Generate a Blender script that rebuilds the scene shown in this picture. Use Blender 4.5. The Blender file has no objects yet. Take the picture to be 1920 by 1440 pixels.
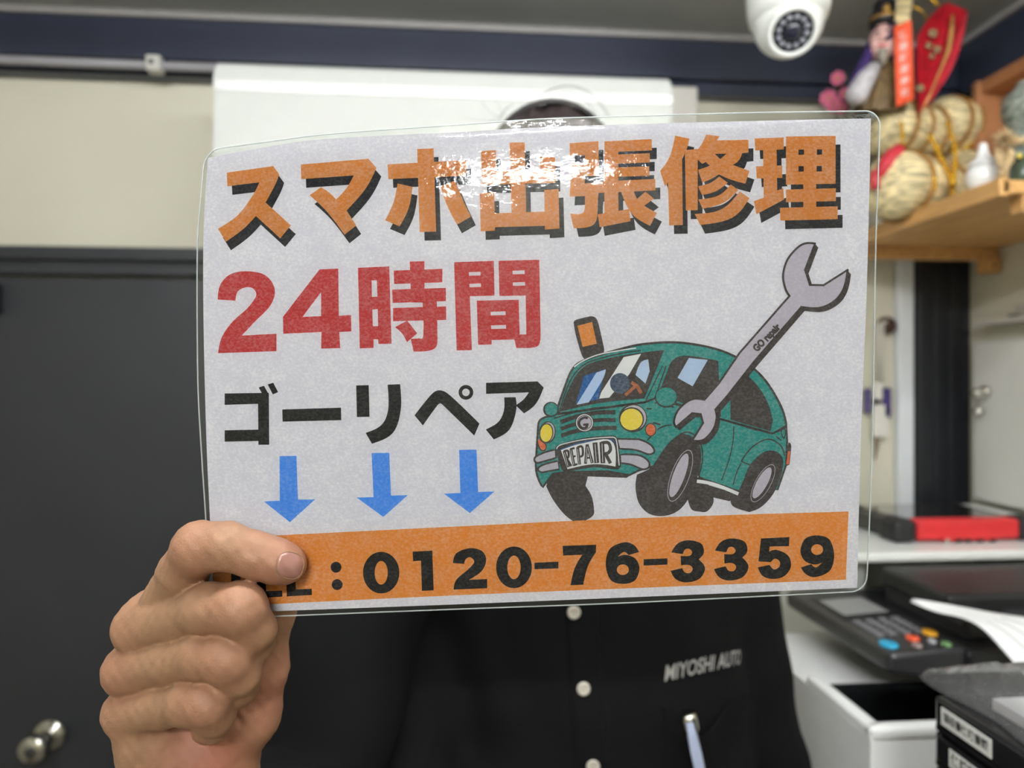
import bpy, bmesh, math, random
import numpy as np
from mathutils import Vector, Matrix, geometry, noise as mnoise

random.seed(7)
rng = np.random.default_rng(7)
SC = bpy.context.scene
COL = SC.collection

# ------------------------------------------------------------------ camera
CAM_Z = 1.42
YAW = math.radians(4.75)
F = 1332.0                       # focal length in pixels of the 1920x1440 frame
CAM = Vector((0, 0, CAM_Z))
RT = Vector((math.cos(YAW), -math.sin(YAW), 0))
FW = Vector((math.sin(YAW), math.cos(YAW), 0))
UP = Vector((0, 0, 1))
cd = bpy.data.cameras.new('camera')
cam = bpy.data.objects.new('camera', cd)
COL.objects.link(cam)
cam.location = CAM
cam.rotation_euler = (math.pi / 2, 0, -YAW)
cd.sensor_width = 36.0
cd.lens = F / 1920 * 36.0
cd.clip_start = 0.01
cd.dof.use_dof = True
cd.dof.focus_distance = 0.327
cd.dof.aperture_fstop = cd.lens / 3.9
SC.camera = cam

# ------------------------------------------------------------------ world, exposure
wd = bpy.data.worlds.new('world')
SC.world = wd
wd.use_nodes = True
wd.node_tree.nodes['Background'].inputs[0].default_value = (0.8, 0.85, 0.9, 1)
wd.node_tree.nodes['Background'].inputs[1].default_value = 0.0
SC.view_settings.view_transform = 'Standard'
SC.view_settings.look = 'None'
SC.view_settings.gamma = 1.0
SC.view_settings.exposure = 0.40
SC.view_settings.use_curve_mapping = False

LAMP_MAIN = 50.0       # emission of the ceiling tube over the person
LAMP_REAR = 235.0       # emission of the ceiling tube behind the photographer

# ------------------------------------------------------------------ helpers
def lin(c):
    c = c / 255.0
    return c / 12.92 if c <= 0.04045 else ((c + 0.055) / 1.055) ** 2.4
def rgb(r, g, b):
    return (lin(r), lin(g), lin(b), 1.0)

MATS = {}
def mat(name, col, rough=0.5, metal=0.0, var=0.0, vscale=40.0, bump=0.0, bscale=200.0, coat=0.0,
        spec=0.5, emit=None, alpha=1.0, trans=0.0, sss=0.0, stretch=None, col2=None, sheen=0.0):
    """procedural principled material: noise colour variation and noise relief"""
    if name in MATS:
        return MATS[name]
    m = bpy.data.materials.new(name)
    m.use_nodes = True
    nt = m.node_tree
    b = nt.nodes['Principled BSDF']
    b.inputs['Roughness'].default_value = rough
    b.inputs['Metallic'].default_value = metal
    b.inputs['Coat Weight'].default_value = coat
    b.inputs['Coat Roughness'].default_value = 0.08
    b.inputs['Specular IOR Level'].default_value = spec
    b.inputs['Alpha'].default_value = alpha
    b.inputs['Transmission Weight'].default_value = trans
    b.inputs['Sheen Weight'].default_value = sheen
    if sss:
        b.inputs['Subsurface Weight'].default_value = sss
        b.inputs['Subsurface Radius'].default_value = (0.006, 0.0025, 0.0015)
        b.inputs['Subsurface Scale'].default_value = 1.0
    tc = nt.nodes.new('ShaderNodeTexCoord')
    mp = nt.nodes.new('ShaderNodeMapping')
    nt.links.new(tc.outputs['Object'], mp.inputs['Vector'])
    if stretch:
        mp.inputs['Scale'].default_value = stretch
    n = nt.nodes.new('ShaderNodeTexNoise')
    n.inputs['Scale'].default_value = vscale
    n.inputs['Detail'].default_value = 4
    nt.links.new(mp.outputs[0], n.inputs['Vector'])
    mx = nt.nodes.new('ShaderNodeMix'); mx.data_type = 'RGBA'
    c2 = col2 if col2 else tuple(max(0, c * (1 - var)) for c in col[:3]) + (1,)
    c1 = col if col2 else tuple(min(1, c * (1 + var * 0.6)) for c in col[:3]) + (1,)
    mx.inputs[6].default_value = c1
    mx.inputs[7].default_value = c2
    rmp = nt.nodes.new('ShaderNodeMapRange')
    rmp.inputs[1].default_value = 0.35; rmp.inputs[2].default_value = 0.65
    nt.links.new(n.outputs['Fac'], rmp.inputs[0])
    nt.links.new(rmp.outputs[0], mx.inputs[0])
    nt.links.new(mx.outputs[2], b.inputs['Base Color'])
    if bump:
        n2 = nt.nodes.new('ShaderNodeTexNoise')
        n2.inputs['Scale'].default_value = bscale
        n2.inputs['Detail'].default_value = 3
        nt.links.new(mp.outputs[0], n2.inputs['Vector'])
        bp = nt.nodes.new('ShaderNodeBump')
        bp.inputs['Strength'].default_value = bump
        bp.inputs['Distance'].default_value = 0.001
        nt.links.new(n2.outputs['Fac'], bp.inputs['Height'])
        nt.links.new(bp.outputs[0], b.inputs['Normal'])
    if emit:
        b.inputs['Emission Color'].default_value = emit[0]
        b.inputs['Emission Strength'].default_value = emit[1]
    MATS[name] = m
    return m

def tag(o, label=None, cat=None, group=None, kind=None):
    if label: o['label'] = label
    if cat: o['category'] = cat
    if group: o['group'] = group
    if kind: o['kind'] = kind
    return o

def set_parent(o, p):
    """all meshes are built in world coordinates; a child keeps its place"""
    o.parent = p
    if p is not None and p.parent is None:
        o.matrix_parent_inverse = Matrix.Translation(p.location).inverted()

def empty(name, loc, label, cat, group=None):
    e = bpy.data.objects.new(name, None)
    e.empty_display_size = 0.02
    e.location = loc
    COL.objects.link(e)
    tag(e, label, cat, group)
    return e

def mobj(name, verts, faces, m, parent=None, smooth=False):
    me = bpy.data.meshes.new(name)
    me.from_pydata([tuple(v) for v in verts], [], [tuple(f) for f in faces])
    me.update()
    if smooth:
        me.shade_smooth()
    me.materials.append(m)
    o = bpy.data.objects.new(name, me)
    COL.objects.link(o)
    if parent is not None:
        set_parent(o, parent)
    return o

def bobj(name, bm, m, parent=None, smooth=False, recalc=True):
    if recalc:
        bmesh.ops.recalc_face_normals(bm, faces=bm.faces)
    me = bpy.data.meshes.new(name)
    bm.to_mesh(me); bm.free()
    if smooth:
        me.shade_smooth()
    for mm in (m if isinstance(m, (list, tuple)) else [m]):
        me.materials.append(mm)
    o = bpy.data.objects.new(name, me)
    COL.objects.link(o)
    if parent is not None:
        set_parent(o, parent)
    return o

def box_bm(lo, hi, bev=0.0, seg=2, M=None, bm=None):
    new = bm is None
    b = bmesh.new()
    c = [(lo[i] + hi[i]) / 2 for i in range(3)]
    s = [abs(hi[i] - lo[i]) for i in range(3)]
    bmesh.ops.create_cube(b, size=1, matrix=Matrix.Translation(c) @ Matrix.Diagonal((*s, 1)))
    if bev > 0:
        bmesh.ops.bevel(b, geom=b.edges[:], offset=min(bev, min(s) * 0.45), segments=seg, affect='EDGES', profile=0.5)
    if M is not None:
        bmesh.ops.transform(b, matrix=M, verts=b.verts)
    if new:
        return b
    me = bpy.data.meshes.new('tmp'); b.to_mesh(me); b.free(); bm.from_mesh(me); bpy.data.meshes.remove(me)
    return bm

def box(name, lo, hi, m, parent=None, bev=0.002, M=None, smooth=False):
    return bobj(name, box_bm(lo, hi, bev, 2, M), m, parent, smooth)

def lathe_bm(profile, seg=32, M=None, bm=None):
    """profile: [(r,z)...] revolved around z"""
    b = bm or bmesh.new()
    rings = []
    for r, z in profile:
        if r < 1e-6:
            p = Vector((0, 0, z))
            rings.append([b.verts.new(M @ p if M else p)])
        else:
            rr = []
            for i in range(seg):
                a = 2 * math.pi * i / seg
                p = Vector((r * math.cos(a), r * math.sin(a), z))
                rr.append(b.verts.new(M @ p if M else p))
            rings.append(rr)
    for A, B in zip(rings, rings[1:]):
        if len(A) == 1 and len(B) == 1: continue
        for i in range(seg):
            j = (i + 1) % seg
            if len(A) == 1: b.faces.new((A[0], B[i], B[j]))
            elif len(B) == 1: b.faces.new((A[i], A[j], B[0]))
            else: b.faces.new((A[i], A[j], B[j], B[i]))
    return b

def tube_bm(pts, rad, seg=10, bm=None, caps=True):
    b = bm or bmesh.new()
    pts = [Vector(p) for p in pts]
    n = len(pts)
    rads = rad if isinstance(rad, (list, tuple)) else [rad] * n
    prev = None; rings = []
    for i, p in enumerate(pts):
        t = (pts[min(i + 1, n - 1)] - pts[max(i - 1, 0)]).normalized()
        if prev is None:
            ref = Vector((0, 0, 1)) if abs(t.z) < 0.9 else Vector((1, 0, 0))
            u = t.cross(ref).normalized()
        else:
            u = (prev - t * prev.dot(t)).normalized()
        prev = u
        w = t.cross(u)
        rings.append([b.verts.new(p + (u * math.cos(2 * math.pi * k / seg) + w * math.sin(2 * math.pi * k / seg)) * rads[i]) for k in range(seg)])
    for A, B in zip(rings, rings[1:]):
        for k in range(seg):
            j = (k + 1) % seg
            b.faces.new((A[k], A[j], B[j], B[k]))
    if caps:
        b.faces.new(rings[0][::-1]); b.faces.new(rings[-1])
    return b

def align(z_to, origin, x_hint=None):
    """matrix taking +Z to z_to and the origin to origin"""
    z = Vector(z_to).normalized()
    xh = Vector(x_hint) if x_hint else (Vector((1, 0, 0)) if abs(z.x) < 0.9 else Vector((0, 1, 0)))
    y = z.cross(xh).normalized(); x = y.cross(z)
    M = Matrix((x, y, z)).transposed().to_4x4()
    M.translation = origin
    return M

def ray(px, py):
    return RT * ((px - 960) / F) + FW + UP * ((720 - py) / F)
def pix(px, py, d):
    return CAM + ray(px, py) * d
def on(px, py, axis, val):
    """where the ray of a pixel meets the plane x, y or z = val"""
    r = ray(px, py)
    t = (val - CAM[axis]) / r[axis]
    return CAM + r * t
def c2w(x, y, z):
    return CAM + RT * x + UP * y + FW * z
def cs(px, py, d):
    return ((px - 960) / F * d, (720 - py) / F * d, d)

def catmull(spec, sub=6, closed=True):
    """'x,y ~x,y ...' : plain points are corners, ~ points are smooth"""
    pts = []
    for tok in spec.split():
        sm = tok[0] == '~'
        x, y = tok.lstrip('~').split(',')
        pts.append((float(x), float(y), sm))
    n = len(pts); out = []
    rngn = n if closed else n - 1
    for i in range(rngn):
        p1, p2 = pts[i], pts[(i + 1) % n]
        if not p1[2] and not p2[2]:
            out.append(p1[:2]); continue
        p0 = pts[(i - 1) % n] if (closed or i > 0) else p1
        p3 = pts[(i + 2) % n] if (closed or i + 2 < n) else p2
        if p1[2]: t1 = ((p2[0] - p0[0]) / 2, (p2[1] - p0[1]) / 2)
        else: t1 = None
        if p2[2]: t2 = ((p3[0] - p1[0]) / 2, (p3[1] - p1[1]) / 2)
        else: t2 = None
        dx, dy = p2[0] - p1[0], p2[1] - p1[1]
        if t1 is None: t1 = (1.5 * dx - 0.5 * t2[0], 1.5 * dy - 0.5 * t2[1])
        if t2 is None: t2 = (1.5 * dx - 0.5 * t1[0], 1.5 * dy - 0.5 * t1[1])
        L = math.hypot(dx, dy) or 1
        for t in (t1, t2): pass
        def lim(t):
            l = math.hypot(*t)
            return t if l <= 1.25 * L else (t[0] * 1.25 * L / l, t[1] * 1.25 * L / l)
        t1, t2 = lim(t1), lim(t2)
        for k in range(sub):
            s = k / sub
            h1 = 2 * s**3 - 3 * s**2 + 1; h2 = s**3 - 2 * s**2 + s
            h3 = -2 * s**3 + 3 * s**2; h4 = s**3 - s**2
            out.append((h1 * p1[0] + h2 * t1[0] + h3 * p2[0] + h4 * t2[0],
                        h1 * p1[1] + h2 * t1[1] + h3 * p2[1] + h4 * t2[1]))
    if not closed:
        out.append(pts[-1][:2])
    return out

def text_mesh(body, bold=0.0, size=1.0, res=3):
    """flat letters as (verts2d, faces) from the built-in font"""
    c = bpy.data.curves.new('lettering', 'FONT')
    c.body = body; c.size = size; c.offset = bold; c.resolution_u = res
    c.align_x = 'CENTER'; c.align_y = 'CENTER'
    o = bpy.data.objects.new('lettering', c)
    COL.objects.link(o)
    dg = bpy.context.evaluated_depsgraph_get()
    me = bpy.data.meshes.new_from_object(o.evaluated_get(dg))
    V = [(v.co.x, v.co.y) for v in me.vertices]
    P = [tuple(p.vertices) for p in me.polygons]
    bpy.data.objects.remove(o); bpy.data.curves.remove(c); bpy.data.meshes.remove(me)
    return V, P

# ------------------------------------------------------------------ implicit surfaces
def smin(a, b, k):
    if k <= 0: return np.minimum(a, b)
    h = np.clip(0.5 + 0.5 * (b - a) / k, 0, 1)
    return b + (a - b) * h - k * h * (1 - h)
def smax(a, b, k):
    return -smin(-a, -b, k)
def cone(P, a, b, r1, r2):
    a = np.array(a, np.float32); b = np.array(b, np.float32)
    ba = b - a
    pa = P - a
    h = np.clip((pa @ ba) / max(1e-12, float(ba @ ba)), 0, 1)
    d = pa - h[..., None] * ba
    return np.sqrt((d * d).sum(-1)) - (r1 + (r2 - r1) * h)
def ell(P, c, r, R=None):
    q = P - np.array(c, np.float32)
    if R is not None: q = q @ np.array(R, np.float32)
    r = np.array(r, np.float32)
    k0 = np.sqrt(((q / r) ** 2).sum(-1)); k1 = np.sqrt(((q / (r * r)) ** 2).sum(-1)) + 1e-9
    return k0 * (k0 - 1) / k1
def chain(P, pts, k=0.003):
    d = None
    for (a, ra), (b, rb) in zip(pts, pts[1:]):
        e = cone(P, a, b, ra, rb)
        d = e if d is None else smin(d, e, k)
    return d
def surface(sdf, lo, hi, h):
    """naive surface nets over the box lo..hi with cell size h -> verts (N,3), quads"""
    n = [int(math.ceil((hi[i] - lo[i]) / h)) + 1 for i in range(3)]
    ax = [np.float32(lo[i]) + np.arange(n[i], dtype=np.float32) * np.float32(h) for i in range(3)]
    V = np.empty(n, np.float32)
    st = max(1, int(400000 / (n[1] * n[2])))
    for i in range(0, n[0], st):
        X = np.stack(np.meshgrid(ax[0][i:i + st], ax[1], ax[2], indexing='ij'), -1)
        V[i:i + st] = sdf(X)
    S = V < 0
    c = [S[a:n[0] - 1 + a, b:n[1] - 1 + b, d:n[2] - 1 + d] for a in (0, 1) for b in (0, 1) for d in (0, 1)]
    cnt = sum(x.astype(np.int8) for x in c)
    act = (cnt > 0) & (cnt < 8)
    idx = np.full(act.shape, -1, np.int64)
    I = np.argwhere(act)
    idx[act] = np.arange(len(I))
    acc = np.zeros((len(I), 3)); num = np.zeros(len(I))
    corners = [(a, b, d) for a in (0, 1) for b in (0, 1) for d in (0, 1)]
    for e1 in range(8):
        for axn in range(3):
            ca = corners[e1]
            if ca[axn] == 1: continue
            cb = list(ca); cb[axn] = 1
            va = V[I[:, 0] + ca[0], I[:, 1] + ca[1], I[:, 2] + ca[2]]
            vb = V[I[:, 0] + cb[0], I[:, 1] + cb[1], I[:, 2] + cb[2]]
            m = (va < 0) != (vb < 0)
            t = np.where(m, va / np.where(m, va - vb, 1), 0)
            p = np.tile(np.array(ca, float), (len(I), 1)); p[:, axn] = t
            acc[m] += p[m]; num[m] += 1
    verts = np.array(lo) + (I + acc / num[:, None]) * h
    quads = []
    for axn in range(3):
        o1, o2 = (axn + 1) % 3, (axn + 2) % 3
        sl0 = [slice(None)] * 3; sl1 = [slice(None)] * 3
        sl0[axn] = slice(0, n[axn] - 1); sl1[axn] = slice(1, n[axn])
        for o in (o1, o2):
            sl0[o] = slice(1, n[o] - 1); sl1[o] = slice(1, n[o] - 1)
        A = S[tuple(sl0)]; B = S[tuple(sl1)]
        E_ = np.argwhere(A != B)
        if not len(E_): continue
        inside = A[A != B]
        base = E_.copy(); base[:, o1] += 1; base[:, o2] += 1
        q = []
        for d1, d2 in ((0, 0), (1, 0), (1, 1), (0, 1)):
            k = base.copy(); k[:, o1] -= d1; k[:, o2] -= d2
            q.append(idx[k[:, 0], k[:, 1], k[:, 2]])
        q = np.stack(q, 1)
        q[~inside] = q[~inside][:, ::-1]
        quads.append(q)
    return verts, np.concatenate(quads)

def sdf_parts(*parts):
    """merge (verts, quads) pairs"""
    V, Q, o = [], [], 0
    for v, q in parts:
        V.append(v); Q.append(q + o); o += len(v)
    return np.concatenate(V), np.concatenate(Q)

def np_mesh(name, verts, quads, m, parent=None, smooth=True):
    me = bpy.data.meshes.new(name)
    me.vertices.add(len(verts)); me.vertices.foreach_set('co', np.ascontiguousarray(verts, np.float32).ravel())
    me.loops.add(len(quads) * 4); me.loops.foreach_set('vertex_index', np.ascontiguousarray(quads, np.int32).ravel())
    me.polygons.add(len(quads)); me.polygons.foreach_set('loop_start', np.arange(len(quads), dtype=np.int32) * 4)
    me.update(calc_edges=True); me.validate()
    if smooth: me.shade_smooth()
    me.materials.append(m)
    o = bpy.data.objects.new(name, me)
    COL.objects.link(o)
    if parent is not None: set_parent(o, parent)
    return o
CAMM = np.array([RT, UP, FW], float)
def cam_to_world(v):
    return v @ CAMM + np.array(CAM)
def march(sdf, px, py, d0, d1, n=400):
    """depth at which the ray of a pixel first enters an implicit surface given in camera space"""
    d = np.linspace(d0, d1, n)
    P = np.stack([(px - 960) / F * d, (720 - py) / F * d, d], -1).astype(np.float32)
    v = sdf(P)
    i = int(np.argmax(v < 0))
    if v[i] >= 0: return None
    if i == 0: return d[0]
    return d[i - 1] + (d[i] - d[i - 1]) * v[i - 1] / (v[i - 1] - v[i])
# ================================================================== the room
XL, XR, YB, YF, ZC = -1.35, 1.13, 1.50, -1.60, CAM_Z + 0.732
M_wall = mat('cream_wall_board', rgb(211, 207, 189), 0.55, var=0.03, vscale=3, bump=0.05, bscale=60)
M_ceil = mat('grey_ceiling_paint', rgb(166, 168, 166), 0.5, var=0.05, vscale=4, bump=0.05, bscale=80)
M_floor = mat('floor_vinyl', rgb(120, 112, 100), 0.5, var=0.1, vscale=6)
M_navy = mat('navy_paint', rgb(46, 51, 68), 0.4, var=0.06, vscale=10)
M_door = mat('charcoal_door_paint', rgb(45, 47, 52), 0.42, var=0.05, vscale=5, bump=0.03, bscale=150)
M_blackcol = mat('black_column_paint', rgb(22, 24, 30), 0.45, var=0.05)
M_trim = mat('grey_aluminium_trim', rgb(165, 162, 160), 0.4, metal=0.2, var=0.04)
M_white = mat('white_plastic', rgb(232, 234, 230), 0.28, var=0.02, vscale=8)
M_whitegloss = mat('glossy_white_panel', rgb(210, 212, 208), 0.13, var=0.01)
M_chrome = mat('polished_chrome', rgb(200, 198, 190), 0.12, metal=1.0)
M_black = mat('black_plastic', rgb(24, 25, 27), 0.42, var=0.1, vscale=30, bump=0.04, bscale=500)
M_darkgrey = mat('dark_grey_plastic', rgb(52, 52, 54), 0.4, var=0.06)
M_paper = mat('white_paper', rgb(236, 236, 236), 0.7, var=0.01)

def struct(o):
    o['kind'] = 'structure'; return o

struct(box('floor', (XL - .1, YF - .1, -0.1), (XR + .1, YB + .1, 0), M_floor, bev=0))
struct(box('ceiling', (XL - .1, YF - .1, ZC), (XR + .1, YB + .1, ZC + .1), M_ceil, bev=0))
wall_back = struct(box('wall_back', (XL - .1, YB, 0), (XR + .1, YB + .1, ZC), M_wall, bev=0))
struct(box('wall_right', (XR, YF, 0), (XR + .1, YB, ZC), M_wall, bev=0))
struct(box('wall_left', (XL - .1, YF, 0), (XL, YB, ZC), M_wall, bev=0))
struct(box('wall_front', (XL - .1, YF - .1, 0), (XR + .1, YF, ZC), M_wall, bev=0))

# navy beams under the ceiling with the grey strips above them
zb = CAM_Z + 0.622
struct(bobj('trim_1', box_bm((XL, YB - .05, zb + .018), (XR, YB, ZC - .012), .003), M_navy))
struct(bobj('trim_2', box_bm((XL, YB - .035, zb - .01), (XR, YB, zb + .018), .003), M_navy))
struct(bobj('trim_3', box_bm((XL, YB - .058, ZC - .013), (XR, YB, ZC), .002), M_trim))
struct(bobj('trim_4', box_bm((XR - .045, YF, zb), (XR, YB - .055, ZC - .012), .003), M_navy))
struct(bobj('trim_5', box_bm((XR - .056, YF, ZC - .013), (XR, YB - .06, ZC), .002), M_trim))
# black corner column with ribs, white strip beside it
colx0 = on(1716, 600, 1, YB - .02).x
b = box_bm((colx0, YB - .03, 0), (XR, YB, zb - .01), .002)
for i in range(4):
    x = colx0 + .008 + i * (XR - colx0 - .016) / 3
    box_bm((x - .006, YB - .034, 0), (x + .006, YB - .03, zb - .01), .003, bm=b)
struct(bobj('trim_6', b, M_blackcol))
wx0, wx1 = on(1685, 600, 1, YB - .02).x, on(1714, 600, 1, YB - .02).x
struct(bobj('trim_7', box_bm((wx0, YB - .022, 0), (wx1, YB, CAM_Z + .28), .004), mat('white_door_jamb', rgb(222, 226, 230), 0.3)))

# charcoal door: head frame of stepped rails, leaf, knob
zd = CAM_Z + (720 - 467) / F * 1.42
door = empty('door_1', (-0.62, YB, 0), None, None); door['kind'] = 'structure'
dx0, dx1 = -1.12, -0.16
b = box_bm((dx0, YB - .045, zd - .026), (dx1, YB, zd), .003)
box_bm((dx0, YB - .03, zd - .034), (dx1, YB, zd - .026), 0, bm=b)
box_bm((dx0, YB - .038, zd - .054), (dx1, YB, zd - .034), .002, bm=b)
box_bm((dx0, YB - .045, 0), (dx0 + .05, YB, zd), .003, bm=b)
box_bm((dx1 - .05, YB - .045, 0), (dx1, YB, zd), .003, bm=b)
bobj('door_frame', b, M_door, door)
leaf = bobj('door_leaf', box_bm((dx0 + .05, YB - .03, .01), (dx1 - .05, YB, zd - .06), .002), M_door, door)
hp = on(2, 560, 1, YB - .035)
box('door_closer', (hp.x - .06, YB - .06, hp.z - .03), (hp.x + .002, YB - .03, hp.z + .03), M_black, door, .006)
kp = on(62, 1392, 1, YB - .06)
Mk = align((0, -1, 0), Vector((kp.x + .016, YB - .03, kp.z)))
kn = bobj('door_knob', lathe_bm([(0, 0), (.031, 0), (.032, .004), (.028, .009), (.016, .012), (.012, .018), (.0115, .03), (.014, .036), (.022, .041), (.0265, .05), (.0265, .062), (.023, .067), (0, .069)], 40, Mk), M_chrome, door, True)
bobj('knob_lock', lathe_bm([(0, .067), (.009, .069), (.009, .072), (0, .0725)], 20, Mk), M_darkgrey, door, True)

# conduit with saddle clip on the beam
cz0 = on(0, 111, 1, YB - .06).z
cond = empty('electrical_conduit', (-.5, YB - .06, cz0), 'grey conduit pipe running along the navy beam beside the air conditioner', 'conduit')
bobj('pipe', tube_bm([(XL + .02, YB - .059, cz0 + .001), (-.36, YB - .059, cz0 - .002)], .0085, 12), mat('grey_conduit', rgb(150, 148, 152), 0.45), cond, True)
cp = on(291, 122, 1, YB - .06)
b = box_bm((cp.x - .014, YB - .074, cz0 - .016), (cp.x + .014, YB - .046, cz0 + .015), .004)
bobj('saddle_clip', b, mat('pale_clip', rgb(196, 194, 188), 0.5), cond)
bobj('screw', lathe_bm([(0, 0), (.005, 0), (.005, .002), (0, .003)], 14, align((0, -1, 0), Vector((cp.x - .002, YB - .073, cz0)))), M_darkgrey, cond)

# ceiling lamps (one above the person, one behind the photographer): tubes under white channels
def ceiling_tube(x0, x1, y, strength, label):
    e = empty('ceiling_light_offscreen', ((x0 + x1) / 2, y, ZC), label, 'lamp')
    box('channel', (x0, y - .035, ZC - .03), (x1, y + .035, ZC), M_white, e, .004)
    em = mat('tube_glow_%d' % int(strength * 10), (1, 1, 1, 1), 0.4, emit=((0.965, 0.982, 1.0, 1), strength))
    bobj('tube_offscreen', tube_bm([(x0 + .03, y, ZC - .052), (x1 - .03, y, ZC - .052)], .016, 16), em, e, True)
    for x in (x0 + .015, x1 - .015):
        box('socket', (x - .012, y - .02, ZC - .075), (x + .012, y + .02, ZC - .03), M_white, e, .004)
ceiling_tube(-.72, .98, .26, LAMP_MAIN, 'white ceiling tube lamp above the person')
ceiling_tube(-.42, .12, -1.15, LAMP_REAR, 'white ceiling tube lamp over the back of the room')

# ------------------------------------------------------------------ air conditioner
ax0, ax1, ay, azt = -.41, .396, 1.245, CAM_Z + .566
azb = azt - .285
prof = [(YB, azt), (ay + .075, azt), (ay + .040, azt - .003), (ay + .024, azt - .010), (ay + .0160, azt - .018), (ay + .0065, azt - .045), (ay + .0080, azt - .062), (ay + .0110, azt - .0625),
        (ay + .0020, azb + .05), (ay + .014, azb + .022), (ay + .05, azb + .006), (ay + .12, azb), (YB, azb)]
ac = empty('air_conditioner', ((ax0 + ax1) / 2, YB, azb), 'glossy white wall-mounted air conditioner under the navy beam', 'air conditioner')
def prism_x(prof, x0, x1, bev=0.0):
    b = bmesh.new()
    A = [b.verts.new((x0, y, z)) for y, z in prof]; B = [b.verts.new((x1, y, z)) for y, z in prof]
    n = len(prof)
    b.faces.new(A); b.faces.new(B[::-1])
    for i in range(n):
        j = (i + 1) % n
        b.faces.new((A[i], B[i], B[j], A[j]))
    bmesh.ops.recalc_face_normals(b, faces=b.faces)
    if bev:
        ed = [e for e in b.edges if all(abs(v.co.x - x0) < 1e-6 for v in e.verts) or all(abs(v.co.x - x1) < 1e-6 for v in e.verts)]
        bmesh.ops.bevel(b, geom=ed, offset=bev, segments=2, affect='EDGES')
    return b
o = bobj('housing', prism_x(prof, ax0, ax1, .004), M_whitegloss, ac)
for p in o.data.polygons: p.use_smooth = False
box('louvre', (ax0 + .06, ay + .006, azb + .012), (ax1 - .06, ay + .05, azb + .036), M_white, ac, .004, Matrix.Translation((0, 0, 0)))
box('panel_seam', (ax0 + .004, ay + .0010, azb + .062), (ax1 - .004, ay + .010, azb + .065), M_white, ac, 0)
pc = empty('pipe_cover', (.46, YB, azb), 'pale rectangular pipe cover beside the air conditioner', 'pipe cover')
pz = on(1300, 162, 1, YB - .06)
px1 = on(1309, 190, 1, YB - .06).x
box('cover', (ax1 + .0005, YB - .06, CAM_Z + .10), (px1, YB, pz.z), mat('pale_beige_plastic', rgb(214, 210, 204), 0.4), pc, .004)
box('cover_joint', (ax1 + .001, YB - .062, CAM_Z + .45), (px1 + .002, YB, CAM_Z + .46), mat('pale_beige_plastic', rgb(214, 210, 204), 0.4), pc, .001)

# ------------------------------------------------------------------ security camera
p0 = pix(1478, 42, 1.15)
sec = empty('security_camera', (p0.x, p0.y, ZC), 'white dome security camera hanging from the grey ceiling', 'security camera')
R = .0535
b = lathe_bm([(0, ZC), (.064, ZC), (.064, ZC - .035), (.066, ZC - .04), (.066, p0.z + .045), (.064, p0.z + .02), (.06, p0.z + .002), (.0, p0.z + .002)], 48, Matrix.Translation((p0.x, p0.y, 0)))
bobj('housing', b, M_white, sec, True)
b = bmesh.new(); bmesh.ops.create_uvsphere(b, u_segments=48, v_segments=28, radius=.0545, matrix=Matrix.Translation(p0))
bobj('dome', b, M_white, sec, True)
aim = (pix(1487, 60, 1.15) - p0 + (CAM - p0).normalized() * .052).normalized()
Ml = align(aim, p0)
bobj('lens_bezel', lathe_bm([(.0395, .036), (.0395, .0535), (.0375, .0575), (.0330, .0585), (.0305, .056), (.0300, .046)], 44, Ml), M_white, sec, True)
win = bobj('lens_window', lathe_bm([(.0303, .0550), (.022, .0556), (0, .0558)], 40, Ml), mat('black_glass', rgb(18, 20, 28), 0.08, coat=0.5), sec, True)
bobj('lens', lathe_bm([(.0135, .0550), (.012, .0585), (.006, .0595), (0, .0598)], 28, Ml), mat('lens_glass', rgb(34, 36, 52), 0.06, coat=0.6), sec, True)
led_me = None
for i in range(12):
    a = 2 * math.pi * i / 12
    Mx = Ml @ Matrix.Translation((.0215 * math.cos(a), .0215 * math.sin(a), .0550))
    bobj('led', lathe_bm([(.0042, 0), (.0042, .001), (.003, .0022), (0, .0028)], 14, Mx), mat('led_lens', rgb(140, 142, 150), 0.15), sec, True)
bobj('set_screw', lathe_bm([(0, .0535), (.003, .0540), (.003, .0553), (0, .0555)], 12, align(Ml.to_3x3() @ Vector((.75, .1, .66)), p0)), M_darkgrey, sec)
# ================================================================== the laminated sign
def sign_depth(x, y):
    """distance of the sheet: leaning forward at the top, bowed towards the camera along its upper half"""
    u = (x - 385) / 1255.0
    v = (y - (285 - 75 * u)) / 880.0
    inv = (1 - v) * ((1 - u) / .3275 + u / .3180) + v * ((1 - u) / .3375 + u / .3300)
    uc = min(max(u, 0), 1); vc = min(max(v, 0), 1)
    v0 = .30 - .14 * uc                     # the top edge curls back a little
    curl = .0055 * (max(0.0, v0 - vc) / v0) ** 2
    return 1 / inv - .0085 * (1 - (2 * uc - 1) ** 2) * (1 - vc) ** 1.2 + curl - .001
def sp(x, y, off=0.0):
    """point of the sheet seen at a pixel, off metres in front of it"""
    return pix(x, y, sign_depth(x, y) - off)

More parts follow.
